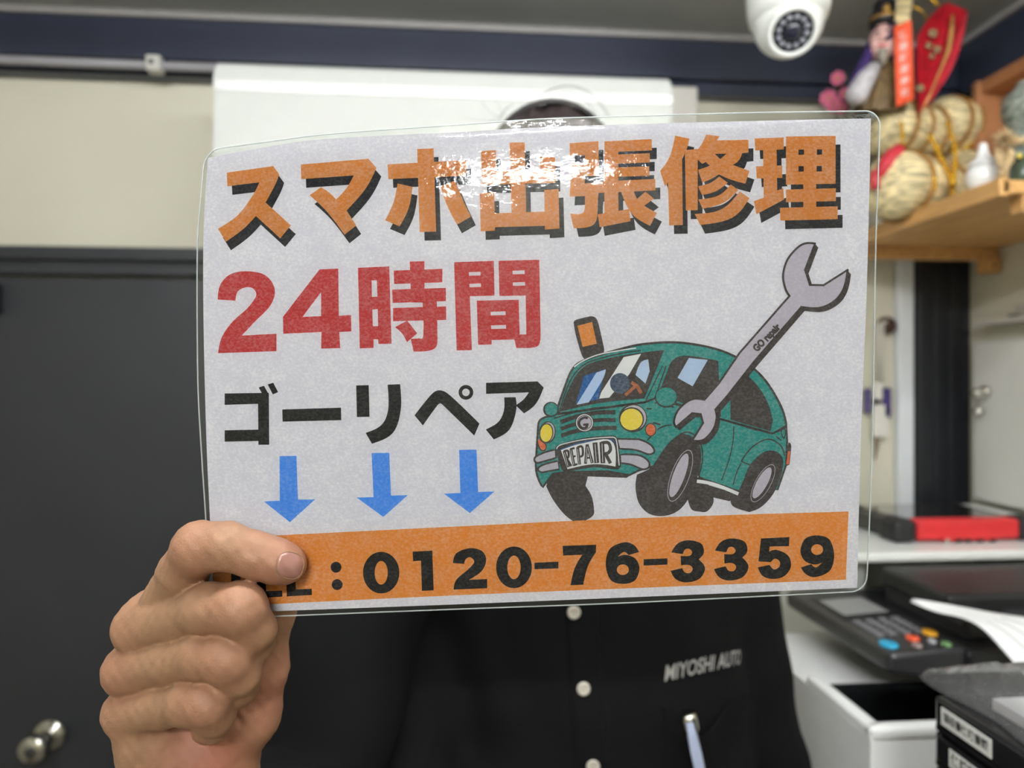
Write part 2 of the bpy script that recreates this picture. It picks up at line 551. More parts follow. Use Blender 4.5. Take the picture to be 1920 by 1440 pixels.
def interp(pts, t):
    for (a, pa), (b_, pb) in zip(pts, pts[1:]):
        if t <= b_:
            s = (t - a) / (b_ - a); return (pa[0] + (pb[0] - pa[0]) * s, pa[1] + (pb[1] - pa[1]) * s)
    return pts[-1][1]
def edge(pts, axis):
    """smooth border curve, parametrised 0..1 along x (axis 0) or y (axis 1)"""
    c = catmull(' '.join(('~' if 0 < i < len(pts) - 1 else '') + '%g,%g' % p for i, p in enumerate(pts)), 10, closed=False)
    a, b_ = c[0][axis], c[-1][axis]
    return [((q[axis] - a) / (b_ - a), q) for q in c]
def coons(top, bot, lef, rig):
    T, B, L, R_ = edge(top, 0), edge(bot, 0), edge(lef, 1), edge(rig, 1)
    P00, P10, P01, P11 = top[0], top[-1], bot[0], bot[-1]
    def f(u, v):
        t, b_, l, r = interp(T, u), interp(B, u), interp(L, v), interp(R_, v)
        return tuple((1 - v) * t[k] + v * b_[k] + (1 - u) * l[k] + u * r[k]
                     - ((1 - u) * (1 - v) * P00[k] + u * (1 - v) * P10[k] + (1 - u) * v * P01[k] + u * v * P11[k]) for k in (0, 1))
    return f
paper_uv = coons([(390, 296), (480, 279), (586, 263), (720, 254), (860, 248), (984, 240), (1180, 233), (1400, 227), (1633, 222)],
                 [(402, 1150), (513, 1146), (860, 1133), (1180, 1120), (1607, 1102)],
                 [(390, 296), (384, 380), (381, 471), (382, 632), (387, 825), (393, 960), (402, 1150)],
                 [(1633, 222), (1629, 400), (1624, 575), (1615, 800), (1607, 1102)])
pouch_uv = coons([(384, 287), (407, 279), (500, 266), (620, 251), (860, 234), (1020, 223), (1180, 218), (1400, 212), (1650, 208)],
                 [(396, 1161), (529, 1155), (860, 1142), (1180, 1130), (1624, 1108)],
                 [(384, 287), (376, 380), (370, 471), (371, 710), (378, 850), (386, 974), (396, 1161)],
                 [(1650, 208), (1646, 350), (1642, 460), (1636, 800), (1630, 982), (1624, 1108)])

sign = empty('laminated_sign', sp(1000, 1135), 'white laminated poster with orange, red and black Japanese lettering held up in a hand', 'sign')

def print_mat(name, col, rough=.55, fleck=.10, fcol=None, transl=.22):
    """ink on paper under film: pale fibres flecked over the colour, a little light passing through the sheet"""
    col = tuple(min(.9, c * 1.28) for c in col[:3]) + (1,)
    m = bpy.data.materials.new(name); m.use_nodes = True
    nt = m.node_tree; nt.nodes.clear()
    out = nt.nodes.new('ShaderNodeOutputMaterial')
    tc = nt.nodes.new('ShaderNodeTexCoord')
    def noise(scale, detail, sx=1, sz=1):
        mp = nt.nodes.new('ShaderNodeMapping'); mp.inputs['Scale'].default_value = (sx, 1, sz)
        nt.links.new(tc.outputs['Object'], mp.inputs[0])
        n = nt.nodes.new('ShaderNodeTexNoise'); n.inputs['Scale'].default_value = scale; n.inputs['Detail'].default_value = detail
        n.inputs['Roughness'].default_value = .65
        nt.links.new(mp.outputs[0], n.inputs['Vector']); return n
    n1 = noise(900, 6, .8, 1.1); n2 = noise(120, 3)
    ad = nt.nodes.new('ShaderNodeMath'); ad.operation = 'MULTIPLY_ADD'
    nt.links.new(n2.outputs['Fac'], ad.inputs[0]); ad.inputs[1].default_value = .35
    nt.links.new(n1.outputs['Fac'], ad.inputs[2])
    mr = nt.nodes.new('ShaderNodeMapRange'); mr.inputs[1].default_value = .60; mr.inputs[2].default_value = .86
    nt.links.new(ad.outputs[0], mr.inputs[0])
    mx = nt.nodes.new('ShaderNodeMix'); mx.data_type = 'RGBA'
    mx.inputs[6].default_value = col
    w = fcol or (.9, .9, .92, 1)
    mx.inputs[7].default_value = tuple(col[k] + (w[k] - col[k]) * fleck for k in range(3)) + (1,)
    nt.links.new(mr.outputs[0], mx.inputs[0])
    d = nt.nodes.new('ShaderNodeBsdfDiffuse'); t = nt.nodes.new('ShaderNodeBsdfTranslucent')
    nt.links.new(mx.outputs[2], d.inputs[0]); nt.links.new(mx.outputs[2], t.inputs[0])
    ms = nt.nodes.new('ShaderNodeMixShader'); ms.inputs[0].default_value = transl
    nt.links.new(d.outputs[0], ms.inputs[1]); nt.links.new(t.outputs[0], ms.inputs[2])
    nt.links.new(ms.outputs[0], out.inputs[0])
    return m
INK = {
    'paper': print_mat('poster_paper', rgb(201, 199, 208), fleck=.75, fcol=(.93, .93, .95, 1)),
    'heading': print_mat('ink_heading_orange', rgb(192, 122, 58), fleck=.20),
    'orange': print_mat('ink_orange', rgb(205, 130, 55), fleck=.20),
    'shadow': print_mat('ink_shadow_black', rgb(40, 41, 46), fleck=.05),
    'red': print_mat('ink_red', rgb(176, 52, 56), fleck=.16),
    'black': print_mat('ink_black', rgb(30, 30, 32), fleck=.05),
    'blue': print_mat('ink_blue', rgb(66, 134, 214), fleck=.16),
    'line': print_mat('ink_outline', rgb(66, 60, 60), fleck=.08),
    'tyre': print_mat('ink_tyre', rgb(68, 63, 63), fleck=.08),
    'teal': print_mat('ink_teal', rgb(42, 134, 128), fleck=.16),
    'grey': print_mat('ink_grey', rgb(178, 172, 184), fleck=.25),
    'yellow': print_mat('ink_yellow', rgb(222, 198, 70), fleck=.20),
    'amber': print_mat('ink_amber', rgb(205, 105, 64), fleck=.16),
    'white': print_mat('ink_white', rgb(218, 218, 224), fleck=.4),
    'ltblue': print_mat('ink_light_blue', rgb(172, 192, 218), fleck=.2),
    'dkblue': print_mat('ink_dark_blue', rgb(36, 92, 152), fleck=.16),
    'navy': print_mat('ink_navy', rgb(64, 78, 100), fleck=.16),
    'brown': print_mat('ink_brown', rgb(160, 92, 58), fleck=.16),
}
def refine(P, T, lim=30.0):
    """split flat triangles until they follow the bowed sheet"""
    P = list(P); out = []; stack = [tuple(t) for t in T]; mid = {}
    def m(a, b):
        k = (a, b) if a < b else (b, a)
        if k not in mid:
            mid[k] = len(P); P.append(((P[a][0] + P[b][0]) / 2, (P[a][1] + P[b][1]) / 2))
        return mid[k]
    def L(a, b): return math.hypot(P[a][0] - P[b][0], P[a][1] - P[b][1])
    while stack:
        a, b, c = stack.pop()
        la, lb, lc = L(a, b), L(b, c), L(c, a); mx = max(la, lb, lc)
        if mx < lim: out.append((a, b, c)); continue
        if mx == la: k = m(a, b); stack += [(a, k, c), (k, b, c)]
        elif mx == lb: k = m(b, c); stack += [(b, k, a), (k, c, a)]
        else: k = m(c, a); stack += [(c, k, b), (k, a, b)]
    return P, out
def multi(name, shapes, ink, off, parent):
    """several strokes of one character in one mesh; every shape is a list of loops"""
    V, T = [], []
    for loops in shapes:
        tri = geometry.tessellate_polygon([[Vector((x, y, 0)) for x, y in lp] for lp in loops])
        o = len(V)
        V += [p for lp in loops for p in lp]
        T += [tuple(i + o for i in t) for t in tri]
    V, T = refine(V, T)
    return mobj(name, [sp(x, y, off) for x, y in V], T, INK[ink], parent)
def grid_on(name, fn, nu, nv, ink_m, off, parent, smooth=True):
    V = [sp(*fn(i / nu, j / nv), off) for j in range(nv + 1) for i in range(nu + 1)]
    Fc = [(j * (nu + 1) + i, j * (nu + 1) + i + 1, (j + 1) * (nu + 1) + i + 1, (j + 1) * (nu + 1) + i) for j in range(nv) for i in range(nu)]
    return mobj(name, V, Fc, ink_m, parent, smooth)

L1, L2, L3 = .00006, .00012, .00018
grid_on('paper', paper_uv, 96, 64, INK['paper'], 0, sign)
band = grid_on('phone_band', coons([(396, 1010), (516, 1004), (860, 987), (1180, 972), (1591, 959)], [(401, 1139), (504, 1133), (860, 1116), (1180, 1103), (1586, 1087)],
               [(396, 1010), (401, 1139)], [(1591, 959), (1586, 1087)]), 60, 6, INK['orange'], L1, sign)

CR = {'A': (360, 200, 3.84), 'B': (760, 200, 3.84), 'C': (1180, 200, 3.84), 'D': (360, 450, 3.84), 'E': (640, 450, 3.84),
      'F': (360, 800, 3.84), 'G': (640, 800, 3.84), 'H': (1180, 800, 3.84),
      'J': (980, 430, 5.647), 'K': (1290, 430, 5.647), 'L': (980, 650, 5.647), 'M': (1220, 650, 5.647), 'N': (980, 780, 5.647), 'O': (1180, 780, 5.647)}
def T(c, pts):
    ox, oy, s = CR[c]
    return [(ox + x / s, oy + y / s) for x, y in pts]
def shp(c, *specs):
    """one shape = outer outline then its holes, in the measuring frame c"""
    return [T(c, catmull(s)) for s in specs]
def disc(c, cx, cy, rx, ry=None, rot=0, n=40):
    ry = ry or rx; q = []
    for i in range(n):
        a = 2 * math.pi * i / n
        x, y = rx * math.cos(a), ry * math.sin(a)
        q.append((cx + x * math.cos(rot) - y * math.sin(rot), cy + x * math.sin(rot) + y * math.cos(rot)))
    return T(c, q)
def ribbon(c, spec, w, closed=False):
    """line of width w (measuring units) as shapes"""
    pts = T(c, catmull(spec, 8, closed))
    if closed: pts = pts + [pts[0]]
    w = w / CR[c][2] / 2
    out = []
    L, R_ = [], []
    for i, p in enumerate(pts):
        a = pts[max(i - 1, 0)]; b_ = pts[min(i + 1, len(pts) - 1)]
        if closed and i in (0, len(pts) - 1): a, b_ = pts[-2], pts[1]
        dx, dy = b_[0] - a[0], b_[1] - a[1]; l = math.hypot(dx, dy) or 1
        nx, ny = -dy / l * w, dx / l * w
        L.append((p[0] + nx, p[1] + ny)); R_.append((p[0] - nx, p[1] - ny))
    for i in range(len(pts) - 1):
        out.append([[L[i], L[i + 1], R_[i + 1], R_[i]]])
    return out

# ---- heading with drop shadow
HEAD = [
 [shp('A', '250,475 585,428 628,487 ~600,560 530,690 712,855 635,948 460,787 ~370,880 245,972 187,880 ~330,780 ~430,650 485,545 255,573')],
 [shp('A', '783,417 1270,375 1328,440 ~1250,590 1113,748 1183,855 1098,922 ~975,760 847,638 928,580 ~990,620 1037,668 ~1110,590 1165,495 787,522')],
 [shp('B', '85,305 203,300 222,900 103,902'), shp('B', '-128,415 437,385 437,497 -122,522'),
  shp('B', '-56,553 52,577 ~24,730 -41,862 -146,818 ~-86,690'), shp('B', '253,572 360,533 ~410,660 472,792 372,850 ~300,710')],
 [shp('B', '750,258 860,257 870,765 765,768'), shp('B', '545,320 653,313 658,560 553,565'), shp('B', '970,360 1078,365 1080,548 972,553'),
  shp('B', '553,470 1078,445 1080,548 553,563'), shp('B', '535,628 640,615 645,893 543,897'), shp('B', '1000,600 1103,592 1110,878 1005,885'), shp('B', '638,768 1006,755 1006,858 638,868')],
 [shp('B', '1183,263 1390,248 1393,497 1293,500 1293,350 1185,352'), shp('B', '1197,408 1393,403 1393,497 1293,500 1290,553 1395,545 1390,640 1183,648'),
  shp('B', '1293,560 1390,555 1385,750 ~1370,830 ~1320,866 1212,875 1188,770 1245,775 ~1282,760 1293,720'),
  shp('B', '1433,250 1533,245 1533,620 1433,620'), shp('B', '1433,250 1775,233 1775,315 1433,328'), shp('B', '1530,345 1760,335 1760,402 1530,410'),
  shp('B', '1530,437 1755,430 1758,497 1530,505'), shp('B', '1390,540 1800,520 1800,603 1390,622'),
  shp('B', '1433,615 1533,612 1535,750 1610,737 1622,825 1400,868 1385,775 1433,768'), shp('B', '1553,612 1645,608 ~1690,690 1812,765 1762,858 ~1630,770'),
  shp('B', '1728,612 1790,662 1690,735 1640,690')],
 [shp('C', '330,208 432,230 ~415,300 380,380 385,852 287,855 278,545 257,575 222,462 ~290,360'), shp('C', '400,312 492,305 492,745 407,748'),
  shp('C', '553,200 650,213 630,243 858,238 858,330 812,335 ~790,385 745,420 865,462 835,555 ~730,525 645,488 ~590,520 525,547 495,455 ~540,440 580,425 550,398 525,412 492,380 475,330 ~520,270', '615,340 700,338 655,378'),
  shp('C', '648,503 710,548 ~620,610 522,635 495,572 ~580,550'), shp('C', '730,560 785,600 ~680,690 527,735 497,668 ~640,640'), shp('C', '795,610 865,658 ~740,800 510,852 470,772 ~660,740')],
 [shp('C', '902,228 1112,222 1112,308 907,315'), shp('C', '963,310 1060,305 1065,620 968,660'), shp('C', '912,430 1100,423 1102,512 918,517'),
  shp('C', '1060,605 1108,588 1115,668 915,775 897,680 968,655'),
  shp('C', '1128,215 1485,210 1485,555 1128,562', '1218,310 1258,308 1258,345 1218,347', '1350,308 1388,307 1388,345 1350,346', '1218,428 1256,428 1256,467 1218,468', '1348,427 1386,427 1386,466 1348,467'),
  shp('C', '1253,550 1345,550 1345,725 1253,727'), shp('C', '1128,597 1487,587 1487,680 1128,688'), shp('C', '1085,728 1500,717 1500,810 1087,820')],
]
for sh in HEAD:
    ch = multi('heading_character', sh, 'heading', L2, sign)
    multi('letter_shadow', [[[(x + 9.2, y + 16.2) for x, y in lp] for lp in s] for s in sh], 'shadow', L1, ch)

# ---- 24 hours, in red
RED = [
 [shp('D', '185,428 ~205,320 ~280,245 ~400,225 ~530,255 ~596,355 ~565,470 ~450,590 358,688 608,675 608,800 188,815 ~215,700 ~290,590 ~400,490 ~462,400 ~440,350 ~390,340 ~330,370 313,437')],
 [shp('D', '918,212 1053,205 1057,545 1145,540 1147,658 1060,662 1067,778 930,782 932,662 657,675 655,553', '930,374 929,548 795,554')],
 [shp('D', '1195,200 1420,190 1437,747 1342,748 1340,715 1307,715 1307,777 1208,780', '1293,290 1330,290 1335,408 1295,410', '1298,500 1337,498 1340,620 1302,622'),
  shp('D', '1568,155 1673,153 1675,450 1578,450'), shp('D', '1452,220 1803,208 1803,305 1455,317'), shp('D', '1440,357 1828,345 1828,440 1445,453'), shp('D', '1447,490 1830,478 1830,575 1448,585'),
  shp('D', '1660,438 1763,437 1768,700 ~1757,770 ~1700,798 1595,803 1575,712 1640,708 ~1663,700 1667,580'), shp('D', '1548,580 1622,672 1548,735 ~1510,670 1462,628')],
 [shp('E', '812,160 1098,150 1103,400 925,405 940,793 830,795', '918,232 1002,228 1003,255 920,257', '922,316 1005,312 1006,338 923,340'),
  shp('E', '1132,150 1425,142 1435,690 ~1422,755 ~1375,775 1260,777 1246,716 1283,713 1282,680 1332,680 1327,400 1138,403', '1232,222 1320,218 1320,245 1234,247', '1235,305 1323,302 1323,328 1236,330'),
  shp('E', '975,437 1277,430 1285,715 1082,720 1082,752 985,755', '1075,517 1182,513 1183,540 1076,543', '1078,615 1185,611 1186,638 1079,641')],
]
for sh in RED: multi('red_character', sh, 'red', L1, sign)

# ---- shop name, black
BLK = [
 [shp('D', '235,1105 553,1100 553,1177 235,1187'), shp('D', '475,1110 553,1105 556,1474 478,1474'), shp('D', '235,1370 478,1365 478,1447 235,1452'),
  shp('D', '480,1062 518,1050 553,1112 515,1125'), shp('D', '545,1040 585,1028 620,1095 582,1112')],
 [shp('D', '650,1220 1073,1207 1075,1297 652,1308')],
 [shp('E', '107,1047 197,1045 203,1273 112,1275'), shp('E', '333,1042 423,1038 ~427,1230 ~370,1390 220,1467 175,1389 ~290,1330 ~337,1220')],
 [shp('E', '527,1262 ~655,1105 ~710,1082 ~775,1112 995,1322 957,1408 730,1187 ~712,1177 ~692,1190 587,1335'),
  [disc('E', 897, 1097, 53), disc('E', 897, 1097, 27)]],
 [shp('E', '1042,1028 1413,1018 1457,1062 ~1400,1180 1315,1248 1255,1190 ~1310,1150 1350,1097 1042,1108'),
  shp('E', '1172,1133 1255,1132 ~1258,1230 ~1210,1365 1098,1436 1040,1364 ~1130,1310 ~1170,1230')],
]
for sh in BLK: multi('name_character', sh, 'black', L1, sign)

# ---- arrows
for c, s in (('F', '630,212 752,210 763,525 887,523 705,688 517,538 632,533'), ('F', '1293,190 1420,188 1433,497 1555,492 1378,650 1185,510 1307,507'),
             ('G', '848,168 973,165 985,470 1103,467 925,622 738,482 857,478')):
    multi('blue_arrow', [shp(c, s)], 'blue', L1, sign)

# ---- telephone number
S3 = '303,905 ~350,840 ~425,818 ~515,840 ~537,905 500,955 ~545,1020 ~505,1095 ~410,1121 ~335,1098 297,1038 380,1018 ~402,1050 ~438,1052 ~456,1022 ~430,996 372,998 370,930 ~432,930 ~452,905 ~432,880 ~402,884 385,918'
def shift(s, dx, dy):
    o = []
    for t in s.split():
        p = '~' if t[0] == '~' else ''
        x, y = t.lstrip('~').split(',')
        o.append('%s%g,%g' % (p, float(x) + dx, float(y) + dy))
    return ' '.join(o)
S9 = '~1232,895 ~1265,808 ~1352,783 ~1440,812 ~1475,925 ~1445,1035 ~1345,1082 ~1275,1065 1235,1013 1310,990 ~1345,1013 1388,978 ~1330,992 ~1262,965'
n9 = shp('H', S9)[0]; h9 = disc('H', 1352, 885, 43, 38)
c9 = CR['H'][0] + 1353 / 3.84, CR['H'][1] + 932 / 3.84
def rot180(lp, cx, cy): return [(2 * c9[0] - x - c9[0] + cx, 2 * c9[1] - y - c9[1] + cy) for x, y in lp]
TEL = [
 [shp('F', '213,985 425,975 425,1030 213,1040'), shp('F', '280,985 347,982 352,1235 285,1238')],
 [shp('F', '455,965 525,962 535,1230 465,1234'), shp('F', '455,965 640,957 642,1003 455,1010'), shp('F', '460,1075 625,1068 627,1115 460,1122'), shp('F', '465,1186 650,1180 651,1224 465,1234')],
 [shp('F', '672,950 740,947 748,1172 862,1167 863,1212 683,1222')],
 [[disc('F', 1037, 1012, 39)], [disc('F', 1045, 1137, 39)]],
 [[disc('G', 287, 1051, 131, 150), disc('G', 287, 1052, 47, 85)]],
 [shp('G', '513,900 655,892 665,1178 580,1182 573,965 517,968')],
 [shp('G', '803,982 ~830,910 ~925,875 ~1012,895 ~1043,960 ~1010,1040 918,1103 1050,1097 1050,1163 808,1173 ~830,1100 ~910,1030 ~957,975 ~928,940 ~895,955 885,988')],
 [[disc('G', 1243, 1013, 129, 150), disc('G', 1243, 1013, 48, 85)]],
 [shp('G', '1390,980 1563,972 1563,1020 1391,1027')],
 [shp('G', '1593,858 1835,850 1833,905 ~1775,1005 1742,1138 1650,1142 ~1680,1020 1735,922 1597,928')],
 [[rot180(n9, 1167.5, 1056), rot180(h9, 1167.5, 1056)]],
 [shp('H', '103,955 275,948 275,993 103,1000')],
 [shp('H', S3)], [shp('H', shift(S3, 313, -13))],
 [shp('H', '948,805 1152,795 1150,860 1010,863 1007,900 ~1065,888 ~1145,930 ~1163,1010 ~1112,1078 ~1030,1096 ~960,1075 925,1013 1010,995 ~1042,1028 ~1080,1008 ~1082,970 ~1050,950 1018,975 930,970')],
 [[n9, h9]],
]
for sh in TEL: multi('phone_character', sh, 'black', L2, sign)

# ---- picture: the little green repair car (its cartoon driver is not drawn) and the spanner
carp = multi('car_picture', [shp('O', '620,890 ~660,990 ~740,1012 ~830,1005 ~893,880 800,650 600,650'),
                             shp('N', '250,745 ~330,900 ~450,1050 ~560,1125 ~620,1125 ~740,1060 ~755,980 ~730,850 665,740 690,640 1100,655 1240,560 900,500 300,520'),
                             shp('O', '700,690 1165,830 1060,902 830,850')], 'tyre', L1, sign)
PAIRS = ('headlamp', 'headlamp_rim', 'headlamp_ring', 'lamp_rim', 'indicator', 'bumper', 'wheel_ring', 'wheel_hub', 'tyre', 'mirror', 'mirror_rim', 'car_window', 'pane_glint')
def art(name, shapes, ink, lay):
    if name in PAIRS:
        for s in shapes: multi(name, [s], ink, L1 + lay * .00003, carp)
    else: multi(name, shapes, ink, L1 + lay * .00003, carp)
BODY = '165,830 ~200,765 350,715 1290,590 1420,540 1900,690 2105,770 2645,920 2795,830 2800,1000 2790,1250 2699,1514 2600,1500 2289,1530 1869,1384 1840,1000 1700,930 ~1560,1020 1390,1264 1230,1310 1130,1360 900,1320 440,1330 320,1345 210,1490 ~150,1350 140,1200'
CABIN = '350,715 ~420,500 ~520,250 ~640,150 ~1000,35 ~1300,-30 ~1700,-40 ~2150,60 ~2500,280 ~2720,600 2795,850 2645,920 2105,770 1420,540 1290,590'
art('car_body', [shp('L', BODY), shp('L', CABIN)], 'teal', 1)
art('outline', ribbon('L', BODY, 22, True) + ribbon('L', CABIN, 24, True), 'line', 2)
art('car_window', [shp('L', '395,690 ~470,480 ~560,310 ~660,205 ~800,150 ~1100,85 1500,35 1290,548 ~800,600'), shp('L', '1440,500 1560,180 ~1700,95 2070,150 2100,745 1800,640'),
                   shp('L', '2200,190 ~2430,350 ~2580,560 2650,780 2625,895 2200,775')], 'tyre', 3)
art('pane_glint', [shp('L', '565,600 650,310 870,240 800,560')], 'dkblue', 4)
art('pane_glint', [shp('L', '570,615 780,275 880,240 ~850,340 700,590'), shp('L', '1195,300 ~1250,170 1330,135 1345,260 1300,390'), shp('L', '1640,330 1760,120 1960,140 1800,420')], 'ltblue', 5)
art('pane_glint', [shp('L', '830,485 1070,110 1255,75 1130,290 915,540 810,550')], 'white', 5)
art('seat', [[disc('L', 1030, 388, 105, 108)]], 'navy', 6)
art('steering_wheel', ribbon('L', '1150,380 ~1210,420 1255,495', 38) + ribbon('L', '1190,420 1085,515', 34), 'brown', 6)
art('pillar_line', ribbon('L', '1480,205 1300,580', 12) + ribbon('L', '1395,560 1520,200', 14) + ribbon('L', '385,700 ~470,440 ~560,275 ~700,165 ~1000,80 1250,40', 14), 'line', 4)
art('roof_strip', ribbon('L', '545,215 ~640,150 ~800,85 ~1000,45 1200,15', 12), 'white', 6)
# bonnet lines, grille, badge
art('bonnet_line', ribbon('L', '330,760 ~700,660 1060,630', 14) + ribbon('L', '1400,600 1420,590 1600,640', 16) + ribbon('L', '1310,655 1365,660', 14) + ribbon('L', '1380,805 1460,825', 16)
    + ribbon('L', '1425,880 ~1500,840 1580,830', 14) + ribbon('L', '1320,990 1360,950', 14), 'line', 4)
art('grille', ribbon('L', '400,800 ~560,745 ~780,700 980,695', 46) + ribbon('L', '405,872 ~560,820 ~780,780 985,778', 40) + ribbon('L', '410,945 ~560,895 ~780,865 995,860', 44), 'tyre', 3)
art('badge_rim', [[disc('L', 655, 805, 100)]], 'line', 4)
art('badge_ring', [[disc('L', 655, 805, 90)]], 'white', 5)
art('badge_face', [[disc('L', 655, 805, 80)]], 'line', 6)
art('badge_field', [[disc('L', 655, 805, 73)]], 'grey', 7)
art('badge_letter', ribbon('L', '690,760 ~655,750 ~610,775 ~597,815 ~625,860 ~670,858 678,822', 26) + ribbon('L', '640,828 698,822', 24) + ribbon('L', '682,820 682,862', 22), 'line', 8)
# lamps
art('headlamp_rim', [[disc('L', 1168, 757, 150)], [disc('L', 262, 908, 88, 118, .1)]], 'line', 3)
art('headlamp_ring', [[disc('L', 1175, 752, 132)], [disc('L', 268, 904, 70, 102, .1)]], 'grey', 4)
art('headlamp_rim', [[disc('L', 1155, 768, 130, 127)], [disc('L', 254, 914, 70, 103, .1)]], 'line', 5)
art('headlamp', [[disc('L', 1152, 770, 118, 114)], [disc('L', 250, 915, 63, 93, .1)]], 'yellow', 6)
art('lamp_rim', [[disc('L', 1355, 880, 60, 72)], shp('L', '150,960 ~150,1030 ~190,1100 ~240,1100 255,1040 200,990')], 'line', 4)
art('indicator', [[disc('L', 1355, 880, 50, 60)], shp('L', '164,970 ~168,1030 ~200,1090 ~238,1085 243,1040 195,1000')], 'amber', 5)
# bumpers and number plate
BMP = ['1010,985 1230,990 ~1340,1040 ~1385,1105 ~1335,1130 ~1200,1085 1030,1072', '1040,1150 ~1230,1160 ~1320,1215 ~1328,1270 ~1270,1288 ~1150,1240 1045,1225',
       '340,1100 345,1170 ~220,1205 ~150,1220 ~138,1180 ~220,1135', '370,1220 380,1290 200,1322 ~172,1295 ~220,1260']
for s_ in BMP: art('bumper_line', ribbon('L', s_, 40, True), 'line', 3)
art('bumper', [shp('L', s) for s in BMP], 'grey', 4)
art('plate_frame', [shp('L', '345,1090 ~375,1040 ~650,965 ~950,942 ~1003,975 1040,1255 ~1000,1300 ~750,1278 ~460,1325 ~415,1300')], 'line', 5)
art('plate_rim', ribbon('L', '362,1085 ~400,1040 ~650,983 ~945,958 ~990,985 1022,1258', 10), 'white', 6)
art('plate_rim', ribbon('L', '395,1095 ~640,1012 ~945,985 965,1030', 9), 'dkblue', 6)
art('plate_face', [shp('L', '405,1095 ~640,1022 ~938,995 983,1270 ~750,1245 475,1298')], 'white', 7)
RP = (ribbon('L', '440,1105 485,1275', 32) + ribbon('L', '435,1110 ~480,1105 ~485,1165 455,1185', 24) + ribbon('L', '465,1180 515,1265', 24)
      + ribbon('L', '510,1080 545,1262', 30) + ribbon('L', '505,1085 550,1073', 22) + ribbon('L', '522,1168 560,1158', 20) + ribbon('L', '540,1255 580,1243', 22)
      + ribbon('L', '582,1065 602,1248', 32) + ribbon('L', '578,1070 ~628,1060 ~636,1145 598,1165', 24)
      + ribbon('L', '682,1035 665,1240', 30) + ribbon('L', '682,1035 738,1232', 32) + ribbon('L', '672,1180 720,1175', 18)
      + ribbon('L', '765,1015 785,1232', 52)
      + ribbon('L', '838,1010 850,1235', 50) + ribbon('L', '830,1022 ~905,1018 ~930,1080 ~905,1125 855,1132', 34) + ribbon('L', '870,1120 930,1235', 36))
art('plate_letter', RP, 'line', 8)
art('letter_glint', ribbon('L', '766,1030 782,1225', 6) + ribbon('L', '840,1025 848,1225', 6) + ribbon('L', '682,1060 670,1225', 5) + ribbon('L', '690,1060 732,1225', 5) + ribbon('L', '582,1085 598,1240', 5)
    + ribbon('L', '510,1095 540,1250', 5) + ribbon('L', '442,1120 480,1265', 5), 'white', 9)
# near wheels
art('tyre', [shp('N', '1210,620 ~1195,760 ~1230,920 ~1330,1030 ~1470,1060 ~1620,1020 ~1740,900 ~1850,650 ~1890,450 ~1860,280 ~1750,200 ~1640,230 ~1500,360 ~1380,530'),
             shp('O', '1070,890 ~1105,960 1270,1017 ~1400,960 ~1520,830 ~1600,650 ~1630,480 ~1580,390 ~1480,365 ~1380,410 ~1270,530 ~1200,700 1150,800')], 'tyre', 5)
aw = math.atan2(395 - 860, 1740 - 1570); ar = math.atan2(545 - 870, 1500 - 1320)
art('wheel_ring', [[disc('N', 1668, 632, 290, 98, aw), disc('N', 1668, 632, 282, 92, aw)], [disc('O', 1415, 712, 225, 82, ar), disc('O', 1415, 712, 218, 77, ar)]], 'grey', 6)
art('wheel_hub', [[disc('N', 1655, 628, 245, 62, aw)], [disc('O', 1405, 708, 184, 56, ar)]], 'grey', 6)
art('arch_line', ribbon('N', '1395,530 ~1520,350 ~1640,215 ~1740,170 ~1840,220 1895,330', 14) + ribbon('N', '1888,290 ~1905,450 1870,620', 14)
    + ribbon('O', '1185,480 ~1280,350 ~1400,265 ~1500,250 ~1600,310 1645,420', 14) + ribbon('O', '1185,480 1280,520', 14) + ribbon('O', '1105,110 ~1095,280 ~1050,480 975,680', 12)
    + ribbon('O', '1185,500 ~1135,600 1100,730', 12) + ribbon('O', '1150,90 1360,155', 12) + ribbon('O', '1630,110 ~1655,170 ~1635,235 ~1608,170 1630,110', 12) + ribbon('O', '1555,215 1610,260', 12), 'line', 4)
art('sill_strip', ribbon('O', '715,690 ~900,725 1155,825', 36), 'white', 6)
art('tail_lamp', [shp('O', '1685,280 ~1712,300 1712,370 1695,515 ~1670,525 1655,515')], 'line', 2)
art('tail_lamp', [shp('O', '1680,375 1705,372 1690,510 1662,510')], 'amber', 3)
# mirrors
art('mirror_rim', [[disc('L', 1520, 535, 122, 112)], [disc('L', 300, 665, 84, 82)]], 'line', 6)
art('mirror', [[disc('L', 1520, 530, 108, 98)], [disc('L', 302, 662, 66, 66)]], 'teal', 7)
# handset on the roof
art('roof_handset', [shp('J', '540,1000 ~560,960 720,920 ~770,935 ~800,990 862,1260 ~855,1310 800,1350 670,1385 ~625,1330 560,1110')], 'line', 3)
art('handset_screen', [shp('J', '580,1022 735,980 785,1210 635,1246')], 'orange', 4)
